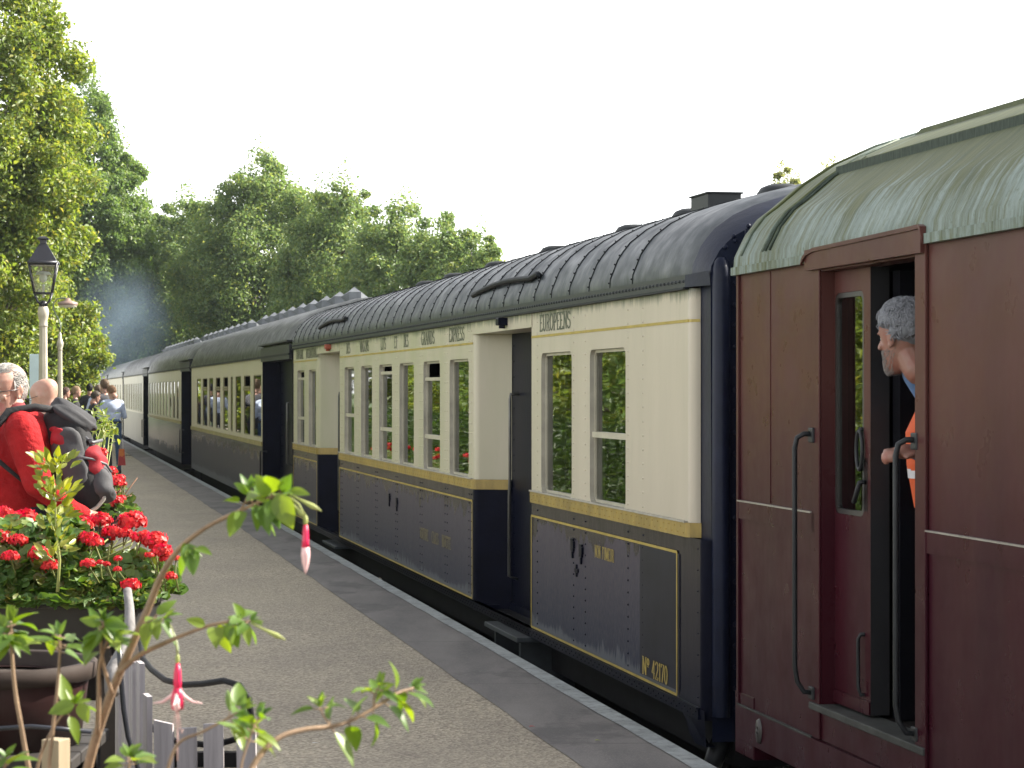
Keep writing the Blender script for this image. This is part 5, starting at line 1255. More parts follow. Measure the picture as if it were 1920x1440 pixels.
# collar points, placket stripe, seam and chest zip
mb = MB()
def ring(z, rx, ry, cy, a0, a1, dz=0, n=18): return [(rx * math.cos(R(a0 + (a1 - a0) * i / n)), cy + ry * math.sin(R(a0 + (a1 - a0) * i / n)), z + dz * math.sin(math.pi * i / n)) for i in range(n + 1)]
a = ring(1.425, .105, .105, .0, 100, 440, 0); b = ring(1.485, .078, .080, .015, 115, 425, 0)
mb.add(a + b, [(i, i + 1, 19 + i + 1, 19 + i) for i in range(18)], 0, True)
mb.tube([(p[0], p[1], p[2] + .0) for p in a], .006, 5, mi=0)
mb.tube([(-.075, .075, 1.52), (-.09, .12, 1.46), (-.075, .17, 1.41)], .004, 5, mi=1)
mb.build('collar', [DRED, mt('white collar piping', (.75, .7, .68), .7)], t)
mb = MB(); mb.tube([(-.212, .115, 1.26), (-.222, .13, 1.16), (-.222, .135, 1.10)], .004, 5); mb.build('pocket_zip', mt('grey zip', (.10, .05, .05), .4), t)

# ---- backpack on his back
t.scale = (1.05, 1.05, 1.055)
bp = thing('backpack', 'black, red and grey backpack hanging on the back of the man in red', 'backpack', (tx_, ty_, 0), R(98))
BPB = cloth('black pack cloth', (.010, .010, .012), .5, 9); BPG = cloth('grey pack cloth', (.055, .055, .06), .4); BPR = cloth('red pack cloth', (.28, .012, .02), .4)
rx_ = Matrix.Rotation(R(-16), 3, 'X')
def panel(name, c, half, mats, rot, seg=10, bulge=.25, seed=0, wr=.006):
    """a stuffed cloth box: flat sides that bulge a little, creased"""
    rs2 = random.Random(seed); bm = bmesh.new(); bmesh.ops.create_cube(bm, size=2); bmesh.ops.subdivide_edges(bm, edges=bm.edges[:], cuts=seg, use_grid_fill=True)
    ph = [rs2.uniform(0, 6) for _ in range(6)]
    for v in bm.verts:
        p = v.co.copy(); q = Vector([math.copysign(abs(t_) ** 1.0, t_) for t_ in p]); n6 = (abs(q.x) ** 5 + abs(q.y) ** 5 + abs(q.z) ** 5) ** .2; r2 = q / n6
        sph = q.normalized() * 1.15; m_ = r2 * (1 - bulge) + sph * bulge
        cr = wr * (math.sin(p.x * 3 + p.z * 2.5 + ph[0]) + math.sin(p.z * 5 - p.y * 2 + p.x * 2 + ph[1]) * .8 + math.sin(p.z * 9 + p.x * 4 + ph[2]) * .35)
        m_ = Vector((m_.x * half[0], m_.y * half[1], m_.z * half[2])) + q.normalized() * cr
        v.co = rot @ m_ + Vector(c)
    mb = MB(); bm.normal_update(); mb.add([v.co.copy() for v in bm.verts], [[v.index for v in f.verts] for f in bm.faces], 0, True); bm.free()
    return mb.build(name, mats, bp)
bp.scale = (1.05, 1.05, 1.055)
def B(x, y, z): return (x, y + .03, z)
panel('main_bag', B(0, -.275, 1.25), (.155, .095, .235), [BPB], rx_, seed=1)
panel('top_pocket', B(0, -.27, 1.445), (.135, .105, .045), [cloth('dark grey pack cloth', (.028, .028, .032), .5)], Matrix.Rotation(R(30), 3, 'X'), seed=2, bulge=.75)
panel('side_pocket', B(-.125, -.265, 1.26), (.045, .065, .135), [BPG], rx_, seed=3, bulge=.45)
panel('red_panel', B(-.02, -.36, 1.245), (.125, .05, .07), [BPR], rx_, seed=4, bulge=.4)
panel('red_panel', B(-.135, -.215, 1.345), (.03, .03, .06), [BPR], rx_, seed=5, bulge=.5)
panel('front_pocket', B(-.03, -.395, 1.15), (.115, .05, .085), [BPG], rx_, seed=6, bulge=.5)
panel('lower_bag', B(.03, -.30, 1.085), (.12, .08, .07), [BPB], rx_, seed=7, bulge=.4)
mb = MB()
mb.tube([B(-.10, -.20, 1.475), (-.125, -.08, 1.487), (-.16, .03, 1.470), (-.213, .10, 1.38), (-.243, .075, 1.26), (-.235, -.03, 1.17), B(-.16, -.2, 1.12)], [.016, .018, .018, .016, .012, .008, .008], 8)
mb.build('shoulder_strap', BPB, bp)
mb = MB(); mb.tube([B(-.05, -.442, 1.20), B(-.10, -.42, 1.235), B(-.145, -.36, 1.26), B(-.165, -.29, 1.27)], .006, 6); mb.build('piping', mt('grey piping', (.12, .12, .13), .6), bp)
mb = MB(); mb.tube([B(-.05, -.40, 1.34), B(-.10, -.36, 1.33), B(-.12, -.32, 1.36)], .008, 6); mb.bbox(-.125, -.11, -.33, -.315, 1.33, 1.35, .003); mb.build('buckle', mt('grey buckle', (.10, .10, .11), .45), bp)
mb = MB(); mb.tube([B(-.12, -.42, 1.13), B(-.125, -.41, 1.08), B(-.11, -.38, 1.045), B(-.13, -.33, 1.015), B(-.15, -.28, 1.03)], .009, 6); mb.build('webbing_strap', mt('pale webbing', (.4, .38, .34), .7), bp)

# ---- guard leaning out of the maroon coach
Yg = 8.92; gx = TX(1705, Yg)
t = thing('person', 'curly grey-haired bearded guard in orange vest leaning out of the maroon doorway', 'person', (gx, Yg, zf), R(0))
Mg = Matrix.Rotation(R(44), 4, 'Z')
hz = 1.65 + (731 - 636) / (F / Yg) - zf
GHAIR = (.16, .165, .18)
hd_ = solid('head', head_prims((0, 0, 0), 0, 1.02) + [('c', (0, -.015, -.05), (.0, -.05, -.12), .056, .056, 0)], [SKIN2], None, .0045, 3)
hd_.parent = t; hd_.matrix_local = Matrix.Translation((-.02, .0, hz)) @ Mg @ Matrix.Rotation(R(-8), 4, 'X')
# thick wavy hair and a short beard
rs = random.Random(2); hm = mt('wavy grey hair', GHAIR, .6, spec=.2, amt=.2, scale=20); bmh = []
for i in range(150):
    a = rs.uniform(0, 2 * math.pi); e = math.asin(rs.uniform(-.25, 1)); x = math.cos(e) * math.cos(a); y = math.cos(e) * math.sin(a); z = math.sin(e)
    if y > .45 and z < .55: continue
    if y > .05 and z < .2: continue
    bmh.append(('e', (x * .080, -.014 + y * .102, .034 + z * .094 + (.010 if y > 0 else 0)), (.022, .024, .022), 0))
bmh.append(('e', (0, -.018, .04), (.080, .098, .092), 0))
hh = solid('hair', bmh, [hm], hd_, .005, 2)
hs_ = MB()
for i in range(2600):
    a = rs.uniform(0, 2 * math.pi); e = math.asin(rs.uniform(-.3, 1)); x = math.cos(e) * math.cos(a); y = math.cos(e) * math.sin(a); z = math.sin(e)
    if (y > .45 and z < .6) or (y > .0 and z < .25): continue
    p = Vector((x * .095, -.014 + y * .117, .040 + z * .108)); nn = Vector((x, y, z)); tt = Vector((rs.gauss(0, .8), rs.gauss(-.3, .8), rs.gauss(-.3, .6))); tt = (tt - nn * tt.dot(nn)).normalized()
    hs_.tube([p - nn * .006, p + tt * .012 + nn * .006 * rs.random(), p + tt * .026 + nn * .004 * rs.gauss(0, 1), p + tt * .034 - nn * .004], [.0024, .0022, .0016, .0006], 4, caps=False)
hs_.build('locks', mt('grey locks', (.20, .205, .225), .55, spec=.2, amt=.15, scale=20), hd_)
br_ = MB()
for i in range(1300):
    a = rs.gauss(0, 48)
    if abs(a) > 105: continue
    zz = -.112 + .085 * rs.random() ** 1.5; x = math.sin(R(a)); y = math.cos(R(a))
    if abs(a) < 42 and -.062 < zz < -.040: continue
    hw_ = float(np.interp(zz, [-.112, -.098, -.078, -.055, -.03], [.030, .041, .050, .057, .062])) * 1.02; yf_ = float(np.interp(zz, [-.112, -.098, -.03], [.080, .088, .087])); yb_ = float(np.interp(zz, [-.112, -.098, -.078, -.055, -.03], [.012, -.005, -.025, -.05, -.072]))
    p = Vector((x * hw_, (yf_ + yb_) / 2 + y * (yf_ - yb_) / 2, zz)) * 1.02; br_.tube([p - Vector((x, y, 0)) * .002, p + Vector((x * .004, y * .004, -.004)), p + Vector((x * .003, y * .003, -.010))], [.0009, .0008, .0003], 4, caps=False)
br_.build('beard', mt('pale beard', (.21, .185, .17), .7, amt=.2), hd_)
eyes((0, 0, 0), hd_, 1.02)
# body kept mostly inside the doorway: local +x points out to the right of the picture
dx_ = .18
P_ = [('c', (.03, .03, hz - .12), (dx_ * .7, .08, hz - .25), .055, .06, 0), ('e', (dx_ + .02, .12, hz - .42), (.19, .13, .19), 0), ('e', (dx_ + .06, .16, hz - .62), (.18, .13, .17), 0), ('e', (dx_ + .07, .18, .80), (.17, .13, .17), 1),
      ('c', (dx_ - .08, .0, hz - .27), (dx_ + .14, .22, hz - .27), .07, .07, 0)]
P_ += [('c', (dx_ + .06, .04, hz - .29), (dx_ + .10, .02, hz - .50), .058, .046, 0), ('c', (dx_ + .10, .02, hz - .50), (.03, -.02, hz - .41), .044, .034, 0)]
P_ += hand((.02, -.02, hz - .407), (-.75, -.35, .0), (0, .2, -1), 1, .95)
for sg in (1, -1): P_ += [('c', (dx_ + .07 + sg * .09, .18, .78), (dx_ + .07 + sg * .09, .2, .42), .085, .062, 1), ('c', (dx_ + .07 + sg * .09, .2, .42), (dx_ + .07 + sg * .09, .2, .08), .06, .05, 1), ('c', (dx_ + .07 + sg * .09, .22, .04), (dx_ + sg * .09, .08, .04), .042, .036, 3)]
solid('body', P_, [cloth('blue work shirt', (.10, .18, .34)), cloth('navy trousers', (.02, .025, .05)), SKIN2, mt('boot leather', (.015, .015, .015), .4)], t, .009, 3)
mb = MB()
def vest_ring(z, rx, ry, cx, cy): return [(cx + rx * math.cos(R(a)), cy + ry * math.sin(R(a)), z) for a in range(0, 360, 15)]
rg = [vest_ring(hz - .24, .15, .10, dx_ + .02, .11), vest_ring(hz - .34, .196, .142, dx_ + .02, .115), vest_ring(hz - .46, .200, .142, dx_ + .03, .125), vest_ring(hz - .62, .197, .142, dx_ + .06, .155)]
for q in range(3): mb.add(rg[q] + rg[q + 1], [(i, (i + 1) % 24, 24 + (i + 1) % 24, 24 + i) for i in range(24)], 0, True)
for z_, k_ in ((hz - .47, 1.01),):
    a = vest_ring(z_, .203, .145, dx_ + .035, .13); b = vest_ring(z_ - .04, .203, .145, dx_ + .04, .134); mb.add(a + b, [(i, (i + 1) % 24, 24 + (i + 1) % 24, 24 + i) for i in range(24)], 1, True)
mb.build('safety_vest', [mt('orange fluorescent cloth', (.55, .08, .012), .7, amt=.1), mt('silver tape', (.5, .5, .52), .4)], t)
# ================================================================ flower tubs and the shrub in the foreground
GER = leaf_mat('geranium leaves', [(.065, .135, .025), (.095, .175, .032), (.08, .16, .035), (.145, .19, .04), (.13, .12, .03)], .3, .5)
PET = leaf_mat('red petals', [(.46, .006, .008), (.60, .012, .012), (.34, .004, .006), (.74, .05, .035), (.54, .008, .01)], .3, .5)
STM = mt('green stalk', (.16, .18, .05), .6)
DKP = mt('black trough plastic', (.018, .017, .018), .5, amt=.3, bump=.2)
SOIL = mt('dark potting soil', (.03, .02, .015), .95, bump=.8, dist=.02)
def round_leaves(name, pts, size, mat, parent, seed=0, n=9):
    """scalloped round leaves on a shallow cup"""
    rs = np.random.RandomState(seed); N = len(pts); pts = np.asarray(pts)
    nrm = rs.normal(size=(N, 3)) * .55; nrm[:, 2] += 1.0; nrm[:, 1] -= .55; nrm /= np.linalg.norm(nrm, axis=1)[:, None]
    t = rs.normal(size=(N, 3)); t -= nrm * (t * nrm).sum(1)[:, None]; t /= np.linalg.norm(t, axis=1)[:, None]; b = np.cross(nrm, t)
    sz = size * rs.uniform(.6, 1.25, N)
    v = np.empty((N, n + 1, 3)); v[:, 0] = pts - nrm * (sz * .12)[:, None]
    for j in range(n):
        a = 2 * math.pi * j / n; rr = sz * .5 * (1 if j % 2 else .88) * (.55 if j == 0 else 1)
        v[:, j + 1] = pts + (t * math.cos(a) + b * math.sin(a)) * rr[:, None] + nrm * (sz * .05 * rs.uniform(-1, 1.5, N))[:, None]
    tri = []
    for j in range(n): tri += [0, j + 1, (j + 1) % n + 1]
    me = bpy.data.meshes.new(name); me.vertices.add(N * (n + 1)); me.vertices.foreach_set('co', v.reshape(-1))
    li = ((np.arange(N) * (n + 1))[:, None] + np.array([tri])).reshape(-1).astype(np.int32)
    me.loops.add(len(li)); me.polygons.add(N * n); me.loops.foreach_set('vertex_index', li); me.polygons.foreach_set('loop_start', (np.arange(N * n) * 3).astype(np.int32))
    me.materials.append(mat); me.update(calc_edges=True); me.validate()
    for p in me.polygons: p.use_smooth = True
    o = bpy.data.objects.new(name, me); C.objects.link(o); o.parent = parent; return o
def umbel(parent, p, base, r=.045, seed=0, npet=150):
    """one geranium flower head: a stalk and a loose ball of five-petalled blooms"""
    rs = np.random.RandomState(seed); d = rs.normal(size=(npet, 3)); d[:, 2] = np.abs(d[:, 2]) * .9 - .25; d /= np.linalg.norm(d, axis=1)[:, None]
    pts = np.array(p) + d * (r * rs.uniform(.72, 1.12, npet))[:, None] * np.array([1, 1, .72])
    o = leaf_mesh('flower_head', pts, r * .40, PET, parent, seed=seed, outward=d * 2.2, up=.1, aspect=.95, fold=.05)
    mb = MB(); b = Vector(base); q = Vector(p); m = (b + q) / 2 + Vector((rs.normal() * .01, rs.normal() * .01, 0)); mb.tube([b, m, q], [.0035, .003, .0025], 5)
    for i in range(7):
        e = q + Vector((rs.normal() * .4, rs.normal() * .4, .6)) * r * .8; mb.tube([q - Vector((0, 0, r * .5)), e], .0013, 4)
    mb.build('stalk', STM, o)
    return o
def geranium_box(label_box, label_plant, ends, width, z0, z1, zfol, nleaf, heads, seed, group):
    """ends: two ground points of the front edge; the plant is a thing of its own growing in the trough"""
    a, b = Vector((*ends[0], 0)), Vector((*ends[1], 0)); d = (b - a); L_ = d.length; e = d.normalized(); rz = math.atan2(e.y, e.x)
    t = thing('flower_trough', label_box, 'planter', a, rz, group)
    mb = MB(); w_ = width; k = .035
    mb.add([(k, k, z0), (L_ - k, k, z0), (L_ - k, w_ - k, z0), (k, w_ - k, z0), (0, 0, z1), (L_, 0, z1), (L_, w_, z1), (0, w_, z1)], [(0, 1, 2, 3), (0, 1, 5, 4), (1, 2, 6, 5), (2, 3, 7, 6), (3, 0, 4, 7)])
    mb.bbox(-.015, L_ + .015, -.015, .02, z1 - .035, z1, .006); mb.bbox(-.015, L_ + .015, w_ - .02, w_ + .015, z1 - .035, z1, .006); mb.bbox(-.015, .02, .018, w_ - .018, z1 - .035, z1, .006); mb.bbox(L_ - .02, L_ + .015, .018, w_ - .018, z1 - .035, z1, .006)
    mb.build('trough', DKP, t)
    mb = MB(); mb.box(.02, L_ - .02, .02, w_ - .02, z1 - .06, z1 - .03); mb.build('soil', SOIL, t)
    mb = MB()
    for x in (.12, L_ - .12): mb.bbox(x - .04, x + .04, .05, w_ - .05, 0, z0, .004)
    mb.bbox(-.0, L_ - .1, .02, .06, z0 - .12, z0 - .003, .004); mb.bbox(0, L_ - .1, w_ - .06, w_ - .02, z0 - .12, z0 - .003, .004); mb.build('stand', mt('dark stained timber', (.03, .022, .018), .7, amt=.4, scale=5, stretch=(.3, 1, 3)), t)
    p = thing('geranium_plant', label_plant, 'geranium', a, rz, 'geraniums in the troughs')
    rs = np.random.RandomState(seed); u = rs.uniform(-.06, L_ + .05, nleaf); v = rs.uniform(-.09, w_ + .08, nleaf)
    dome = 1 - (np.abs(v / w_ - .5) * 1.5) ** 3; dome *= 1 - np.maximum(0, np.abs(u / L_ - .5) * 2 - .75) * 1.2
    hh = (zfol - z1) * np.clip(dome, .08, 1) * (.8 + .25 * np.sin(u * 9) + .12 * np.sin(u * 23 + 1)); z = z1 - .015 + hh * rs.uniform(0, 1, nleaf) ** .5 * 1.1
    round_leaves('foliage', np.stack([u, v, z], 1), .046, GER, p, seed)
    mb = MB()
    for i in range(60): mb.tube([(rs.uniform(.05, L_ - .05), rs.uniform(.05, w_ - .05), z1 - .03), (rs.uniform(0, L_), rs.uniform(0, w_), z1 + (zfol - z1) * .7)], [.005, .003], 5)
    mb.build('stems', STM, p)
    for i, (hx, hy, hz_, r) in enumerate(heads):   # given along, across, height
        umbel(p, (hx, hy, hz_), (hx + rs.normal() * .03, min(max(hy, .05), w_ - .05), z1 + .02), r, seed * 50 + i, 230)
    return t, p
# front trough: its front edge runs from beyond the left of the frame to x=285
Yf = 8.3; sc_ = F / Yf
fa = (TX(-60, Yf), Yf + .02); fb = (TX(262, Yf), Yf - .02)
heads = []
def hd_at(px, py, Y, rpx):
    q = P(px, py, Y); a = Vector((*fa, 0)); e = (Vector((*fb, 0)) - a).normalized(); n_ = Vector((-e.y, e.x, 0)); w_ = Vector((q.x, q.y, 0)) - a
    return (w_.dot(e), w_.dot(n_), q.z, rpx / F * Y)
for px, py, Y, r in [(15, 990, 8.55, 26), (48, 975, 8.65, 26), (20, 1045, 8.2, 17), (75, 1040, 8.25, 21), (95, 1062, 8.2, 17), (88, 1000, 8.5, 19), (60, 1000, 8.5, 20), (150, 985, 8.6, 24), (188, 978, 8.65, 22), (212, 1000, 8.5, 21), (165, 1012, 8.4, 21), (178, 1018, 8.35, 16), (232, 1002, 8.5, 19), (247, 980, 8.55, 27),
                      (265, 1010, 8.45, 20), (290, 1015, 8.4, 24), (303, 1035, 8.35, 20), (312, 1048, 8.35, 14), (330, 1048, 8.35, 9), (320, 1081, 8.3, 12), (165, 1058, 8.15, 14), (200, 1058, 8.15, 7), (221, 1048, 8.2, 8), (220, 1068, 8.15, 8), (245, 1098, 8.1, 18), (118, 975, 8.7, 18), (0, 1010, 8.4, 22), (35, 1015, 8.35, 18), (280, 1042, 8.3, 9), (188, 1055, 8.2, 7), (105, 985, 8.6, 16), (5, 965, 8.75, 20), (-30, 1000, 8.5, 24), (-45, 1040, 8.3, 20)]:
    heads.append(hd_at(px, py, Y, r))
geranium_box('long black trough of red geraniums in the left foreground', 'large mass of red geraniums spilling over the front trough', (fa, fb), .42, .80, TZ(1122, Yf), 1.20, 5200, heads, 3, 'flower troughs')
# second trough further on
Y2g = 13.0; ga = (TX(120, Y2g), Y2g + .0); gb = (TX(216, Y2g), Y2g - .02)
def hd2(px, py, Y, rpx):
    q = P(px, py, Y); a = Vector((*ga, 0)); e = (Vector((*gb, 0)) - a).normalized(); n_ = Vector((-e.y, e.x, 0)); w_ = Vector((q.x, q.y, 0)) - a
    return (w_.dot(e), w_.dot(n_), q.z, rpx / F * Y)
h2 = [hd2(*q) for q in [(200, 893, 13.1, 17), (215, 905, 13.0, 15), (225, 897, 13.1, 10), (205, 925, 13.0, 12), (216, 940, 12.9, 14), (228, 935, 12.95, 9), (175, 905, 13.3, 12), (190, 850, 13.5, 12), (182, 868, 13.5, 10), (196, 905, 13.0, 12), (165, 930, 13.1, 10), (208, 884, 13.1, 12), (230, 908, 13.1, 8)]]
geranium_box('smaller dark trough of geraniums on a stand behind the man in red', 'sparse red geraniums with dry brown stalks in the farther trough', (ga, gb), .35, .86, TZ(962, Y2g), 1.22, 380, h2, 6, 'flower troughs')
# dried stalks there
mb = MB(); rs = random.Random(4)
for i in range(90):
    p = P(165 + 50 * rs.random(), 958, 13.1); q = p + Vector((rs.gauss(0, .05), rs.gauss(0, .05), .06 + .12 * rs.random())); mb.tube([p, (p + q) / 2 + Vector((rs.gauss(0, .02), 0, 0)), q], .004, 4)
dry = mb.build('dry_stalks', mt('dry brown stalks', (.16, .09, .055), .9, amt=.4)); tag(dry, 'tangle of dry brown stalks in the farther trough', 'dead plant')

# ---- leaf with a pointed tip, folded along the rib
def leaf(mb, p, d, n, L_, W_, mi=0, bend=.25):
    p = Vector(p); d = Vector(d).normalized(); n = Vector(n); n = (n - d * n.dot(d)); n = n.normalized() if n.length > 1e-3 else d.orthogonal().normalized(); s_ = d.cross(n)
    k = 7; L3 = []; C3 = []; R3 = []
    for i in range(k + 1):
        t_ = i / k; w_ = W_ * .5 * (math.sin(math.pi * t_ ** .72) ** .85 if 0 < t_ < 1 else 0); c_ = p + d * L_ * t_ - n * bend * L_ * t_ ** 2
        C3.append(c_); L3.append(c_ + s_ * w_ + n * w_ * .35); R3.append(c_ - s_ * w_ + n * w_ * .35)
    vs = L3 + C3 + R3; K = k + 1
    mb.add(vs, [(i, i + 1, K + i + 1, K + i) for i in range(k)] + [(K + i, K + i + 1, 2 * K + i + 1, 2 * K + i) for i in range(k)], mi, True)
FUL = leaf_mat('fuchsia leaves', [(.075, .15, .022), (.12, .20, .026), (.085, .165, .038), (.18, .25, .035), (.10, .18, .03)], .45, .4)
FUS = mt('brown woody stem', (.25, .165, .10), .7, amt=.3, scale=20, bump=.4)
FUG = mt('pale green shoot', (.30, .33, .10), .6, amt=.2)
def shoot(mb_s, mb_l, path, r0, r1, n_pairs, size, seed, tip=True, start=.35):
    """a stem along path with pairs of leaves, thickest at the tip"""
    rs = random.Random(seed); pts = [Vector(p) for p in path]
    fine = []
    for i in range(len(pts) - 1):
        a, b = pts[i], pts[i + 1]; pa = pts[i - 1] if i else a - (b - a); pb = pts[i + 2] if i + 2 < len(pts) else b + (b - a)
        for j in range(6):
            t_ = j / 6; fine.append(.5 * ((2 * a) + (b - pa) * t_ + (2 * pa - 5 * a + 4 * b - pb) * t_ * t_ + (3 * a - 3 * b + pb - pa) * t_ ** 3))
    fine.append(pts[-1]); N = len(fine)
    mb_s.tube(fine, [r0 + (r1 - r0) * i / (N - 1) for i in range(N)], 8)
    for k in range(n_pairs):
        f = start + (1 - start) * ((k + .6) / n_pairs) ** .75; i = min(N - 2, int(f * (N - 1))); p = fine[i]; t_ = (fine[i + 1] - fine[i]).normalized()
        q = t_.orthogonal().normalized(); ang = k * 1.57 + rs.uniform(-.5, .5); q = Matrix.Rotation(ang, 3, t_) @ q
        for sg in (1, -1):
            d = (q * sg + t_ * rs.uniform(.15, .8) + Vector((0, 0, rs.uniform(-.75, .15)))).normalized(); L_ = size * rs.uniform(.75, 1.3) * (.75 if k > n_pairs - 2 else 1)
            mb_s.tube([p, p + d * .010], .0011, 4); leaf(mb_l, p + d * .009, d, Vector((rs.gauss(0, .4), -.3, 1)), L_, L_ * rs.uniform(.38, .55), 0, rs.uniform(.1, .5))
    if tip:
        for k in range(6):
            d = ((fine[-1] - fine[-3]).normalized() + Vector((rs.gauss(0, .6), rs.gauss(0, .6), rs.gauss(.1, .5)))).normalized(); leaf(mb_l, fine[-1], d, Vector((0, -.5, 1)), size * .55, size * .22, 0, .15)
rs_ex = random.Random(21)
def fuchsia(label, base, paths, leafsz, seed, group='fuchsia bushes by the camera', extra=()):
    t = thing('fuchsia_bush', label, 'fuchsia', (0, 0, 0), 0, group); ms, ml = MB(), MB()
    for i, (pth, r0, r1, np_, st_) in enumerate(paths): shoot(ms, ml, pth, r0, r1, np_, leafsz * (1 if i % 2 else 1.08), seed * 31 + i, start=st_)
    for bx, by, tx3, ty3, Yl_ in extra:
        p, q = P(bx, by, Yl_), P(tx3, ty3, Yl_ - .01); leaf(ml, p, q - p, Vector((rs_ex.gauss(0, .5), -1, .4)), (q - p).length, (q - p).length * rs_ex.uniform(.45, .62), 0, .15)
    ms.build('stems', FUS, t); ml.build('foliage', FUL, t)
    return t
Z0 = 3.6
def Q(px, py, Y=Z0): return P(px, py, Y)
main = [Q(120, 1900, 3.75), Q(140, 1600, 3.7), Q(165, 1440, 3.65), Q(205, 1310, 3.62), Q(245, 1215, 3.6), Q(278, 1140, 3.6), Q(300, 1085, 3.58), Q(335, 1030, 3.55), Q(385, 990, 3.52), Q(440, 962, 3.5), Q(490, 940, 3.48), Q(530, 925, 3.46)]
side1 = [Q(222, 1262, 3.6), Q(262, 1228, 3.58), Q(310, 1205, 3.55), Q(345, 1190, 3.53), Q(395, 1172, 3.5), Q(440, 1165, 3.48), Q(470, 1165, 3.47)]
side2 = [Q(210, 1300, 3.6), Q(193, 1240, 3.58), Q(190, 1190, 3.56), Q(196, 1165, 3.55)]
t_f = fuchsia('large fuchsia whose long branch arches up across the platform with two hanging flowers', None,
   [(main, .0085, .0016, 8, .84), (side1, .0042, .0015, 5, .62), (side2, .0032, .0015, 4, .55), ([Q(183, 1375, 3.62), Q(186, 1300, 3.6), Q(188, 1240, 3.58), Q(215, 1170, 3.56)], .0042, .0015, 4, .75), ([Q(262, 1175, 3.6), Q(285, 1160, 3.57), Q(310, 1160, 3.54)], .002, .001, 3, .3), ([Q(440, 962, 3.5), Q(455, 950, 3.49), Q(470, 915, 3.48)], .0016, .001, 2, .3),
    ([Q(343, 1025, 3.55), Q(352, 1022, 3.55), Q(358, 1030, 3.54)], .0015, .001, 1, .5)], .036, 1, extra=[(352, 1018, 365, 1078, 3.54), (350, 1018, 340, 1040, 3.54), (448, 958, 430, 1006, 3.49), (478, 945, 486, 995, 3.47), (500, 935, 520, 985, 3.46), (515, 930, 555, 965, 3.46), (520, 925, 548, 992, 3.45), (470, 925, 440, 905, 3.48), (505, 928, 480, 890, 3.46), (530, 922, 545, 890, 3.45), (545, 920, 580, 925, 3.45), (410, 1170, 430, 1225, 3.5), (430, 1165, 445, 1215, 3.48), (385, 1172, 350, 1160, 3.5), (455, 1165, 470, 1210, 3.47), (455, 1160, 440, 1130, 3.47), (190, 1170, 150, 1160, 3.56), (195, 1165, 240, 1175, 3.55), (200, 1170, 225, 1215, 3.55), (192, 1180, 165, 1220, 3.55), (150, 1318, 165, 1355, 3.6), (140, 1322, 90, 1335, 3.6), (290, 1160, 295, 1200, 3.55)])
def flower_bud(parent, pts, tip, open_=False):
    """hanging fuchsia flower: thin stalk, green ovary, red tube, then sepals"""
    mb = MB(); mb.tube(pts, .0013, 6, mi=0); e = Vector(pts[-1]); mb.ball(e - Vector((0, 0, .006)), (.0035, .0035, .008), 8, 6, 0)
    z = -.012
    if not open_:
        pr = [(.0030, 0), (.0042, -.010), (.0045, -.022), (.0055, -.032), (.0062, -.042), (.005, -.053), (.0022, -.064), (.0003, -.070)]
        mb.lathe([(r, h) for r, h in pr[:4]], 10, (e.x, e.y, e.z + z), 1); mb.lathe([(r, h) for r, h in pr[3:]], 10, (e.x, e.y, e.z + z), 2)
    else:
        mb.lathe([(.0030, 0), (.0052, -.012), (.0058, -.026), (.0056, -.038)], 10, (e.x, e.y, e.z + z), 1)
        c0 = e + Vector((0, 0, z - .036))
        for a in (0, 175, 80, 265):
            d = Vector((math.cos(R(a)), math.sin(R(a)) * .8, 0)); pts_ = [c0, c0 + d * .010 + Vector((0, 0, -.012)), c0 + d * .022 + Vector((0, 0, -.020)), c0 + d * .036 + Vector((0, 0, -.022))]
            mb.tube(pts_, [.0035, .003, .0022, .0006], 6, mi=2)
        mb.lathe([(.005, -.034), (.0085, -.044), (.0095, -.058), (.0085, -.066), (.004, -.068)], 12, (e.x, e.y, e.z + z), 3); mb.lathe([(.0045, -.05), (.0055, -.064), (.001, -.070)], 8, (e.x - .0, e.y - .006, e.z + z), 2)
        for i in range(5): mb.tube([c0 + Vector((0, 0, -.02)), c0 + Vector(((i - 2) * .003, 0, -.05 - .004 * i)), c0 + Vector(((i - 2) * .004, 0, -.060))], .0006, 4, mi=4)
        mb.tube([c0 + Vector((0, 0, -.02)), c0 + Vector((0, 0, -.105))], .0010, 5, mi=4)
    o = mb.build('flower', [FUG, mt('pink red flower tube', (.70, .02, .09), .4, amt=.1), mt('white pink sepal', (.80, .50, .50), .5, amt=.1), mt('red corolla', (.62, .02, .08), .4), mt('pale stamen', (.7, .45, .4), .5)], parent)
    return o
f = flower_bud(t_f, [Q(520, 925, 3.46), Q(540, 930, 3.46), Q(560, 945, 3.46), Q(573, 968, 3.46)], None); f['label'] = 'closed red and cream flower bud hanging over the platform edge'
f = flower_bud(t_f, [Q(312, 1160, 3.55), Q(322, 1178, 3.55), Q(331, 1205, 3.55), Q(333, 1228, 3.55)], None, True); f['label'] = 'open red and white flower with spread sepals'
mb = MB()
for a, b in (((540, 925), (603, 958)), ((545, 940), (570, 970)), ((470, 1168), (536, 1200))):
    mb = MB(); p, q = Q(*a, 3.46), Q(*b, 3.45); mb.tube([p, p * .6 + q * .4, p * .25 + q * .75, q], [.0012, .0018, .004, .0006], 7); mb.build('bud', FUG, t_f)

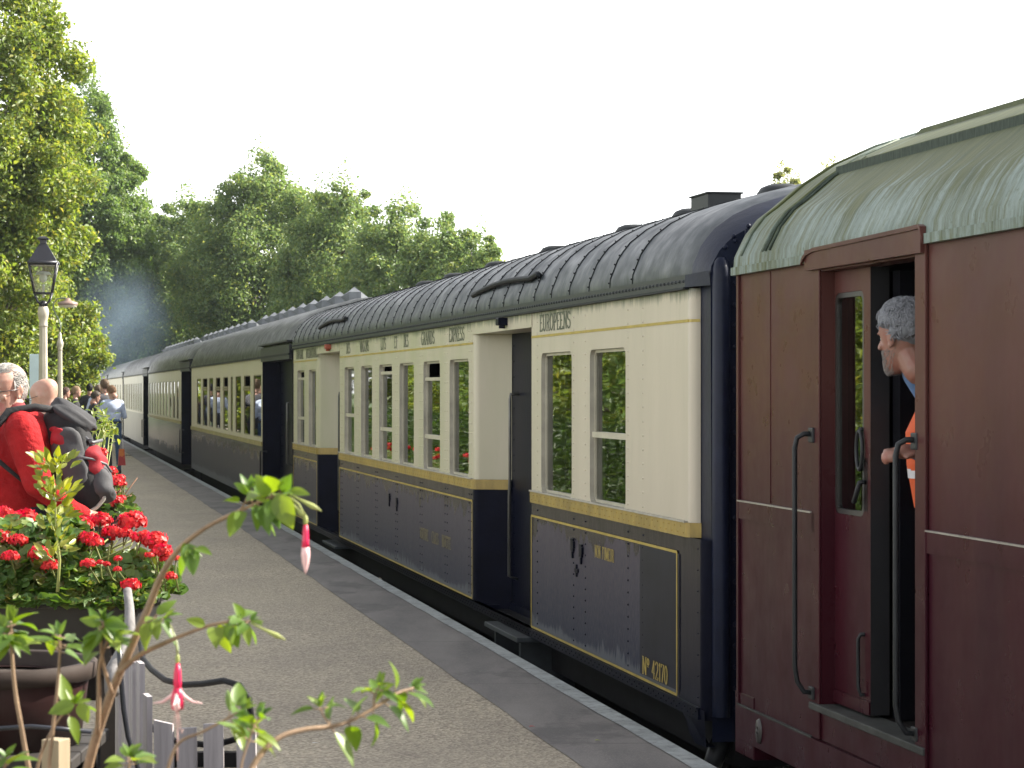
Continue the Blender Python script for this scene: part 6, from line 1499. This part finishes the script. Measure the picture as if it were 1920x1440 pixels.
low = [Q(430, 1640, 3.1), Q(455, 1500, 3.12), Q(478, 1430, 3.14), Q(520, 1385, 3.16), Q(570, 1368, 3.18), Q(620, 1362, 3.2), Q(660, 1350, 3.22), Q(705, 1325, 3.24), Q(745, 1300, 3.26), Q(775, 1290, 3.28)]
fuchsia('fuchsia with a low branch curving right along the bottom of the picture', None,
   [(low, .0048, .0018, 8, .50), ([Q(300, 1500, 3.2), Q(330, 1400, 3.2), Q(380, 1372, 3.2), Q(430, 1345, 3.2), Q(455, 1330, 3.2)], .0025, .0014, 5, .72), ([Q(455, 1500, 3.12), Q(452, 1440, 3.13), Q(470, 1380, 3.14), Q(485, 1345, 3.15)], .002, .001, 4, .5), ([Q(700, 1328, 3.24), Q(702, 1305, 3.24), Q(712, 1285, 3.24)], .0016, .001, 2, .4), ([Q(620, 1362, 3.2), Q(606, 1340, 3.2), Q(600, 1325, 3.2)], .0014, .001, 1, .5)], .037, 2)
fuchsia('upright leafy fuchsia shoots at the bottom left corner', None,
   [([Q(90, 1800, 3.7), Q(62, 1500, 3.7), Q(45, 1390, 3.7), Q(28, 1290, 3.7), Q(22, 1210, 3.7), Q(20, 1165, 3.7)], .0048, .002, 5, .80), ([Q(100, 1800, 3.6), Q(92, 1480, 3.6), Q(98, 1380, 3.6), Q(108, 1290, 3.6), Q(112, 1230, 3.6), Q(112, 1190, 3.6)], .0036, .0016, 5, .82), ([Q(60, 1520, 3.65), Q(75, 1420, 3.65), Q(110, 1350, 3.65), Q(140, 1320, 3.65)], .0028, .0014, 2, .8),
    ([Q(10, 1600, 3.5), Q(5, 1480, 3.5), Q(12, 1420, 3.5)], .003, .0014, 3, .6), ([Q(-30, 1500, 3.7), Q(-20, 1300, 3.7), Q(-2, 1210, 3.7), Q(2, 1180, 3.7)], .003, .0014, 4, .6), ([Q(230, 1700, 3.3), Q(238, 1480, 3.3), Q(245, 1420, 3.3)], .003, .0012, 3, .8)], .044, 3)
# the pots they grow in stand on the ground below the frame
for i, (q, lab) in enumerate(((Q(120, 1900, 3.75), 'big'), (Q(430, 1640, 3.1), 'left'), (Q(90, 1800, 3.7), 'corner'))): pass
pt = thing('flower_tub', 'large clay tub below the frame in which the fuchsias grow', 'planter', (TX(140, 3.5), 3.55, 0))
mb = MB(); mb.lathe([(.0, .0), (.2, 0), (.27, .55), (.31, .55), (.31, .64), (.27, .64), (.25, .58), (0, .58)], 28, caps=False, sx=1.2); mb.build('tub', mt('terracotta', (.35, .14, .08), .8, amt=.2, bump=.2), pt)
mb = MB(); mb.lathe([(.0, .59), (.24, .58)], 20, caps=False, sx=1.2); mb.build('soil', SOIL, pt)
# yellow-variegated spindle shoots rising from the front trough
VAR = leaf_mat('yellow edged leaves', [(.14, .17, .02), (.26, .28, .04), (.09, .14, .02), (.32, .33, .07)], .35, .3)
eu = thing('variegated_shrub', 'young yellow and green variegated shrub rising out of the front geraniums', 'shrub', (0, 0, 0)); ms, ml = MB(), MB()
Ye = 8.15; ms.tube([P(108, 1110, Ye), P(112, 1050, Ye), P(106, 1000, Ye), P(104, 940, Ye), P(100, 890, Ye)], [.006, .005, .004, .003, .002], 6)
rs = random.Random(8)
for cx, cy, rx2, ry2, n_ in ((100, 868, 36, 12, 36), (96, 890, 20, 12, 14), (108, 925, 34, 14, 24), (92, 918, 20, 12, 10), (112, 958, 34, 14, 22), (100, 985, 22, 12, 12), (118, 1018, 14, 16, 12), (95, 1040, 16, 14, 10)):
    for i in range(n_):
        px, py = cx + rs.uniform(-1, 1) * rx2, cy + rs.uniform(-1, 1) * ry2; q = P(px, py, Ye + rs.uniform(-.06, .06)); st0 = P(104, cy + 14, Ye)
        d = (q - st0); d.normalize(); leaf(ml, q, d + Vector((0, rs.gauss(0, .5), .3)), Vector((rs.gauss(0, .5), -.8, .8)), .042, .021, 0, .1)
        if i % 4 == 0: ms.tube([st0, q], .0016, 4)
ms.build('stems', FUG, eu); ml.build('foliage', VAR, eu)
# small pale-leaved shrub rising behind the backpack
sh_ = thing('shrub', 'thin yellow-green shrub between the backpack and the man in jeans', 'shrub', (0, 0, 0)); ms, ml = MB(), MB(); Ys = 20.0
base_ = P(165, 1100, Ys)
for i in range(16):
    tx2, tz2 = rs.uniform(148, 215), rs.uniform(752, 812)
    if tx2 > 180 and tz2 < 785: tz2 = rs.uniform(785, 815)
    q = P(tx2, tz2, Ys + rs.uniform(-.3, .3)); m = base_ * .35 + q * .65 + Vector((rs.gauss(0, .03), 0, .05)); ms.tube([base_, m, q], [.012, .006, .003], 5)
    for j in range(9):
        o_ = q + Vector((rs.gauss(0, .04), rs.gauss(0, .05), rs.gauss(0, .04))); leaf(ml, o_, Vector((rs.gauss(0, 1), rs.gauss(0, 1), rs.gauss(0, .6))), Vector((0, -.3, 1)), .058, .034, 0, .3)
ms.build('stems', FUG, sh_); ml.build('foliage', LM['yellow'], sh_)

# ---- clutter round the tubs
TUBM = mt('maroon brown tub', (.022, .006, .006), .45, amt=.3, scale=6, bump=.1); RIM = mt('worn tub rim', (.04, .03, .026), .7, 0, .15, amt=.2, scale=9)
Yt = 6.1; tb_ = thing('plant_tub', 'maroon tub with broad worn rim standing on dark timber', 'planter', (TX(-20, Yt), Yt, 0))
zr = TZ(1240, Yt); 
mb = MB(); mb.lathe([(.0, zr - .20), (.225, zr - .20), (.245, zr - .04), (.245, zr - .035), (.20, zr - .035)], 32, caps=False); mb.build('tub', TUBM, tb_)
mb = MB(); mb.lathe([(.235, zr - .045), (.262, zr - .04), (.266, zr - .0), (.258, zr + .003), (.235, zr), (.232, zr - .045)], 36, caps=False); mb.build('rim', RIM, tb_)
mb = MB(); mb.lathe([(.0, zr - .04), (.236, zr - .042)], 24, caps=False); mb.build('soil', SOIL, tb_)
tm = thing('timber_table', 'low dark timber table under the maroon tub', 'table', (TX(-60, Yt), Yt, 0)); mb = MB()
zt_ = zr - .203; xr = TX(172, Yt) - TX(-60, Yt)
for i in range(4): mb.bbox(-.2, xr, -.28 + i * .14, -.15 + i * .14, zt_ - .03, zt_, .004)
mb.build('tabletop', mt('near-black timber', (.022, .018, .016), .7, amt=.4, scale=4, stretch=(.3, 2, 2)), tm)
mb = MB()
for k_ in range(5): mb.bbox(-.2 + k_ * .135, -.075 + k_ * .135, -.285, -.265, zt_ - .42, zt_ - .035, .003)
mb.build('front_boards', mt('black stained boards', (.018, .016, .018), .7, amt=.5, scale=3), tm)
for lx2 in (-.15, xr - .05):
    for ly2 in (-.25, .22): mb = MB(); mb.box(lx2 - .03, lx2 + .03, ly2 - .03, ly2 + .03, 0, zt_ - .031); mb.build('leg', MAT['dark'], tm)
# square sawn stake
Yp = 5.0; stk = MB(); a_ = P(105, 1385, Yp); rotp = Matrix.Translation((a_.x, a_.y, 0)) @ Matrix.Rotation(R(-24), 4, 'Z'); stk.bbox(-.021, .021, -.021, .021, 0, a_.z, .002, 0, rotp); 
o = stk.build('wooden_stake', mt('pale sawn pine', (.30, .24, .155), .7, amt=.2, scale=20, stretch=(1, 1, .1))); tag(o, 'square sawn pale pine stake at the bottom left', 'stake')
# weathered slatted planter: a row of slats facing the lens and one running away, with a grey curved branch handle
GW = mt('weathered grey timber', (.38, .355, .37), .85, amt=.35, scale=9, stretch=(2, 2, .12), bump=.6, dist=.004, bscale=26)
fn = thing('slatted_fence', 'weathered grey slatted corner fence beside the tubs', 'fence')
def slat(p0, e, w_, z0, z1, th=.014, tilt=0, cut=.0):
    e = Vector(e).normalized(); n_ = Vector((-e.y, e.x, 0)); b = Vector((tilt, 0, 0)); vs = []
    for z, sh2 in ((z0, 0), (z1, 1)):
        for u_, v_ in ((0, 0), (w_, 0), (w_, th), (0, th)): q = Vector(p0) + e * u_ + n_ * v_ + b * sh2; vs.append((q.x, q.y, z + (cut * u_ / w_ if sh2 else 0)))
    mb = MB(); mb.add(vs, [(0, 1, 2, 3), (4, 5, 6, 7), (0, 1, 5, 4), (1, 2, 6, 5), (2, 3, 7, 6), (3, 0, 4, 7)]); return mb.build('slat', GW, fn)
Yn = 6.2
for px, py in ((297, 1350), (340, 1366), (390, 1358), (452, 1372)):
    q = P(px, py, Yn); slat((q.x, q.y, 0), (1, -.12, 0), .049, .02, q.z, tilt=-.012, cut=-.01 if px == 297 else .003)
for i in range(5):
    Ys2 = 6.35 + i * .27; q = P((286, 272, 258, 244, 231)[i], (1306, 1244, 1242, 1236, 1225)[i], Ys2); slat((q.x, q.y, 0), (-.30, 1, 0), .075, .02, q.z, tilt=.0)
q = P(290, 1405, Yn); mb = MB(); mb.bbox(q.x, q.x + .24, q.y + .02, q.y + .05, q.z - .05, q.z - .01, .003); mb.build('rail', MAT['dark'], fn)
mb = MB(); a_ = P(240, 1106, 7.7); mb.tube([P(210, 1300, 7.35), P(213, 1262, 7.4), P(232, 1222, 7.5), P(244, 1185, 7.55), P(243, 1140, 7.6), P(239, 1106, 7.65)], [.022, .030, .024, .018, .015, .0135], 10)
o = mb.build('weathered_branch', mt('weathered branch', (.20, .19, .19), .9, amt=.4, scale=12, stretch=(2, 2, .3), bump=.8, dist=.004, bscale=30)); tag(o, 'pale grey weathered branch curving up in front of the black trough', 'branch')
# black hose
mb = MB(); pts = [P(262, 1190, 7.2), P(268, 1235, 7.0), P(285, 1256, 6.8), P(310, 1275, 6.6), P(345, 1284, 6.5), P(380, 1282, 6.4), P(420, 1276, 6.3), P(450, 1285, 6.25), P(467, 1310, 6.22), P(471, 1345, 6.22), P(462, 1380, 6.25), P(400, 1398, 6.28), P(330, 1390, 6.35), P(300, 1375, 6.4), P(280, 1360, 6.45)]
mb.tube(pts, .0085, 8); o = mb.build('garden_hose', mt('black rubber hose', (.012, .012, .014), .6, spec=.15)); tag(o, 'black hose looping over the slatted fence', 'hose')
mb = MB(); mb.tube([P(222, 1200, 6.1), P(226, 1260, 6.1), P(232, 1330, 6.1), P(240, 1380, 6.1), P(262, 1450, 6.1), P(270, 1600, 6.1)], .007, 6)
o = mb.build('irrigation_pipe', mt('black pipe', (.02, .022, .03), .35)); tag(o, 'thin black pipe hanging down between tub and fence', 'pipe')
mb = MB(); mb.tube([P(-40, 1368, 5.75), P(60, 1362, 5.75), P(110, 1366, 5.75), P(170, 1372, 5.8)], .006, 6)
o = mb.build('irrigation_pipe', mt('blue black pipe', (.02, .022, .03), .35)); tag(o, 'thin black pipe lying level across the maroon tub', 'pipe')
# a few fallen leaves and petals on the platform
for i, (px, py, col, lab) in enumerate(((1115, 1388, (.35, .40, .06), 'single yellow-green fallen leaf on the platform margin'), (992, 1362, (.55, .03, .04), 'red fallen petals on the tarmac near the margin'), (233, 854, (.03, .02, .02), 'small dark leaf lying on the tarmac beyond the bag'), (585, 1393, (.7, .7, .68), 'small white scrap lying on the tarmac'))):
    Y = F * (CZ - .012) / (py - HY); q = P(px, py, Y); mb = MB(); leaf(mb, (q.x, q.y, .012), (1, .4, 0), (0, 0, 1), .035 if Y < 20 else .2, .016 if Y < 20 else .09, 0, .05)
    o = mb.build('fallen_leaf' if i != 3 else 'paper_scrap', mt('litter', col, .7)); tag(o, lab, 'litter')
# low troughs of geraniums along the foot of the hedge (the coach windows mirror them)
for i, Yl in enumerate((34.0, 39.5, 45.0)):
    la = (off(Yl, 3.55), Yl); lb = (off(Yl + 3.2, 3.55), Yl + 3.2); rs_ = np.random.RandomState(60 + i)
    geranium_box('low black trough standing by the hedge foot, %s of three from the camera' % ('first', 'second', 'third')[i], 'red geraniums in the low trough by the hedge, %s of three from the camera' % ('first', 'second', 'third')[i], (la, lb), .4, .04, .26, .55, 420, [(rs_.uniform(0, 3.2), rs_.uniform(-.05, .4), rs_.uniform(.42, .62), .06) for k in range(16)], 70 + i, 'low flower troughs by the hedge')
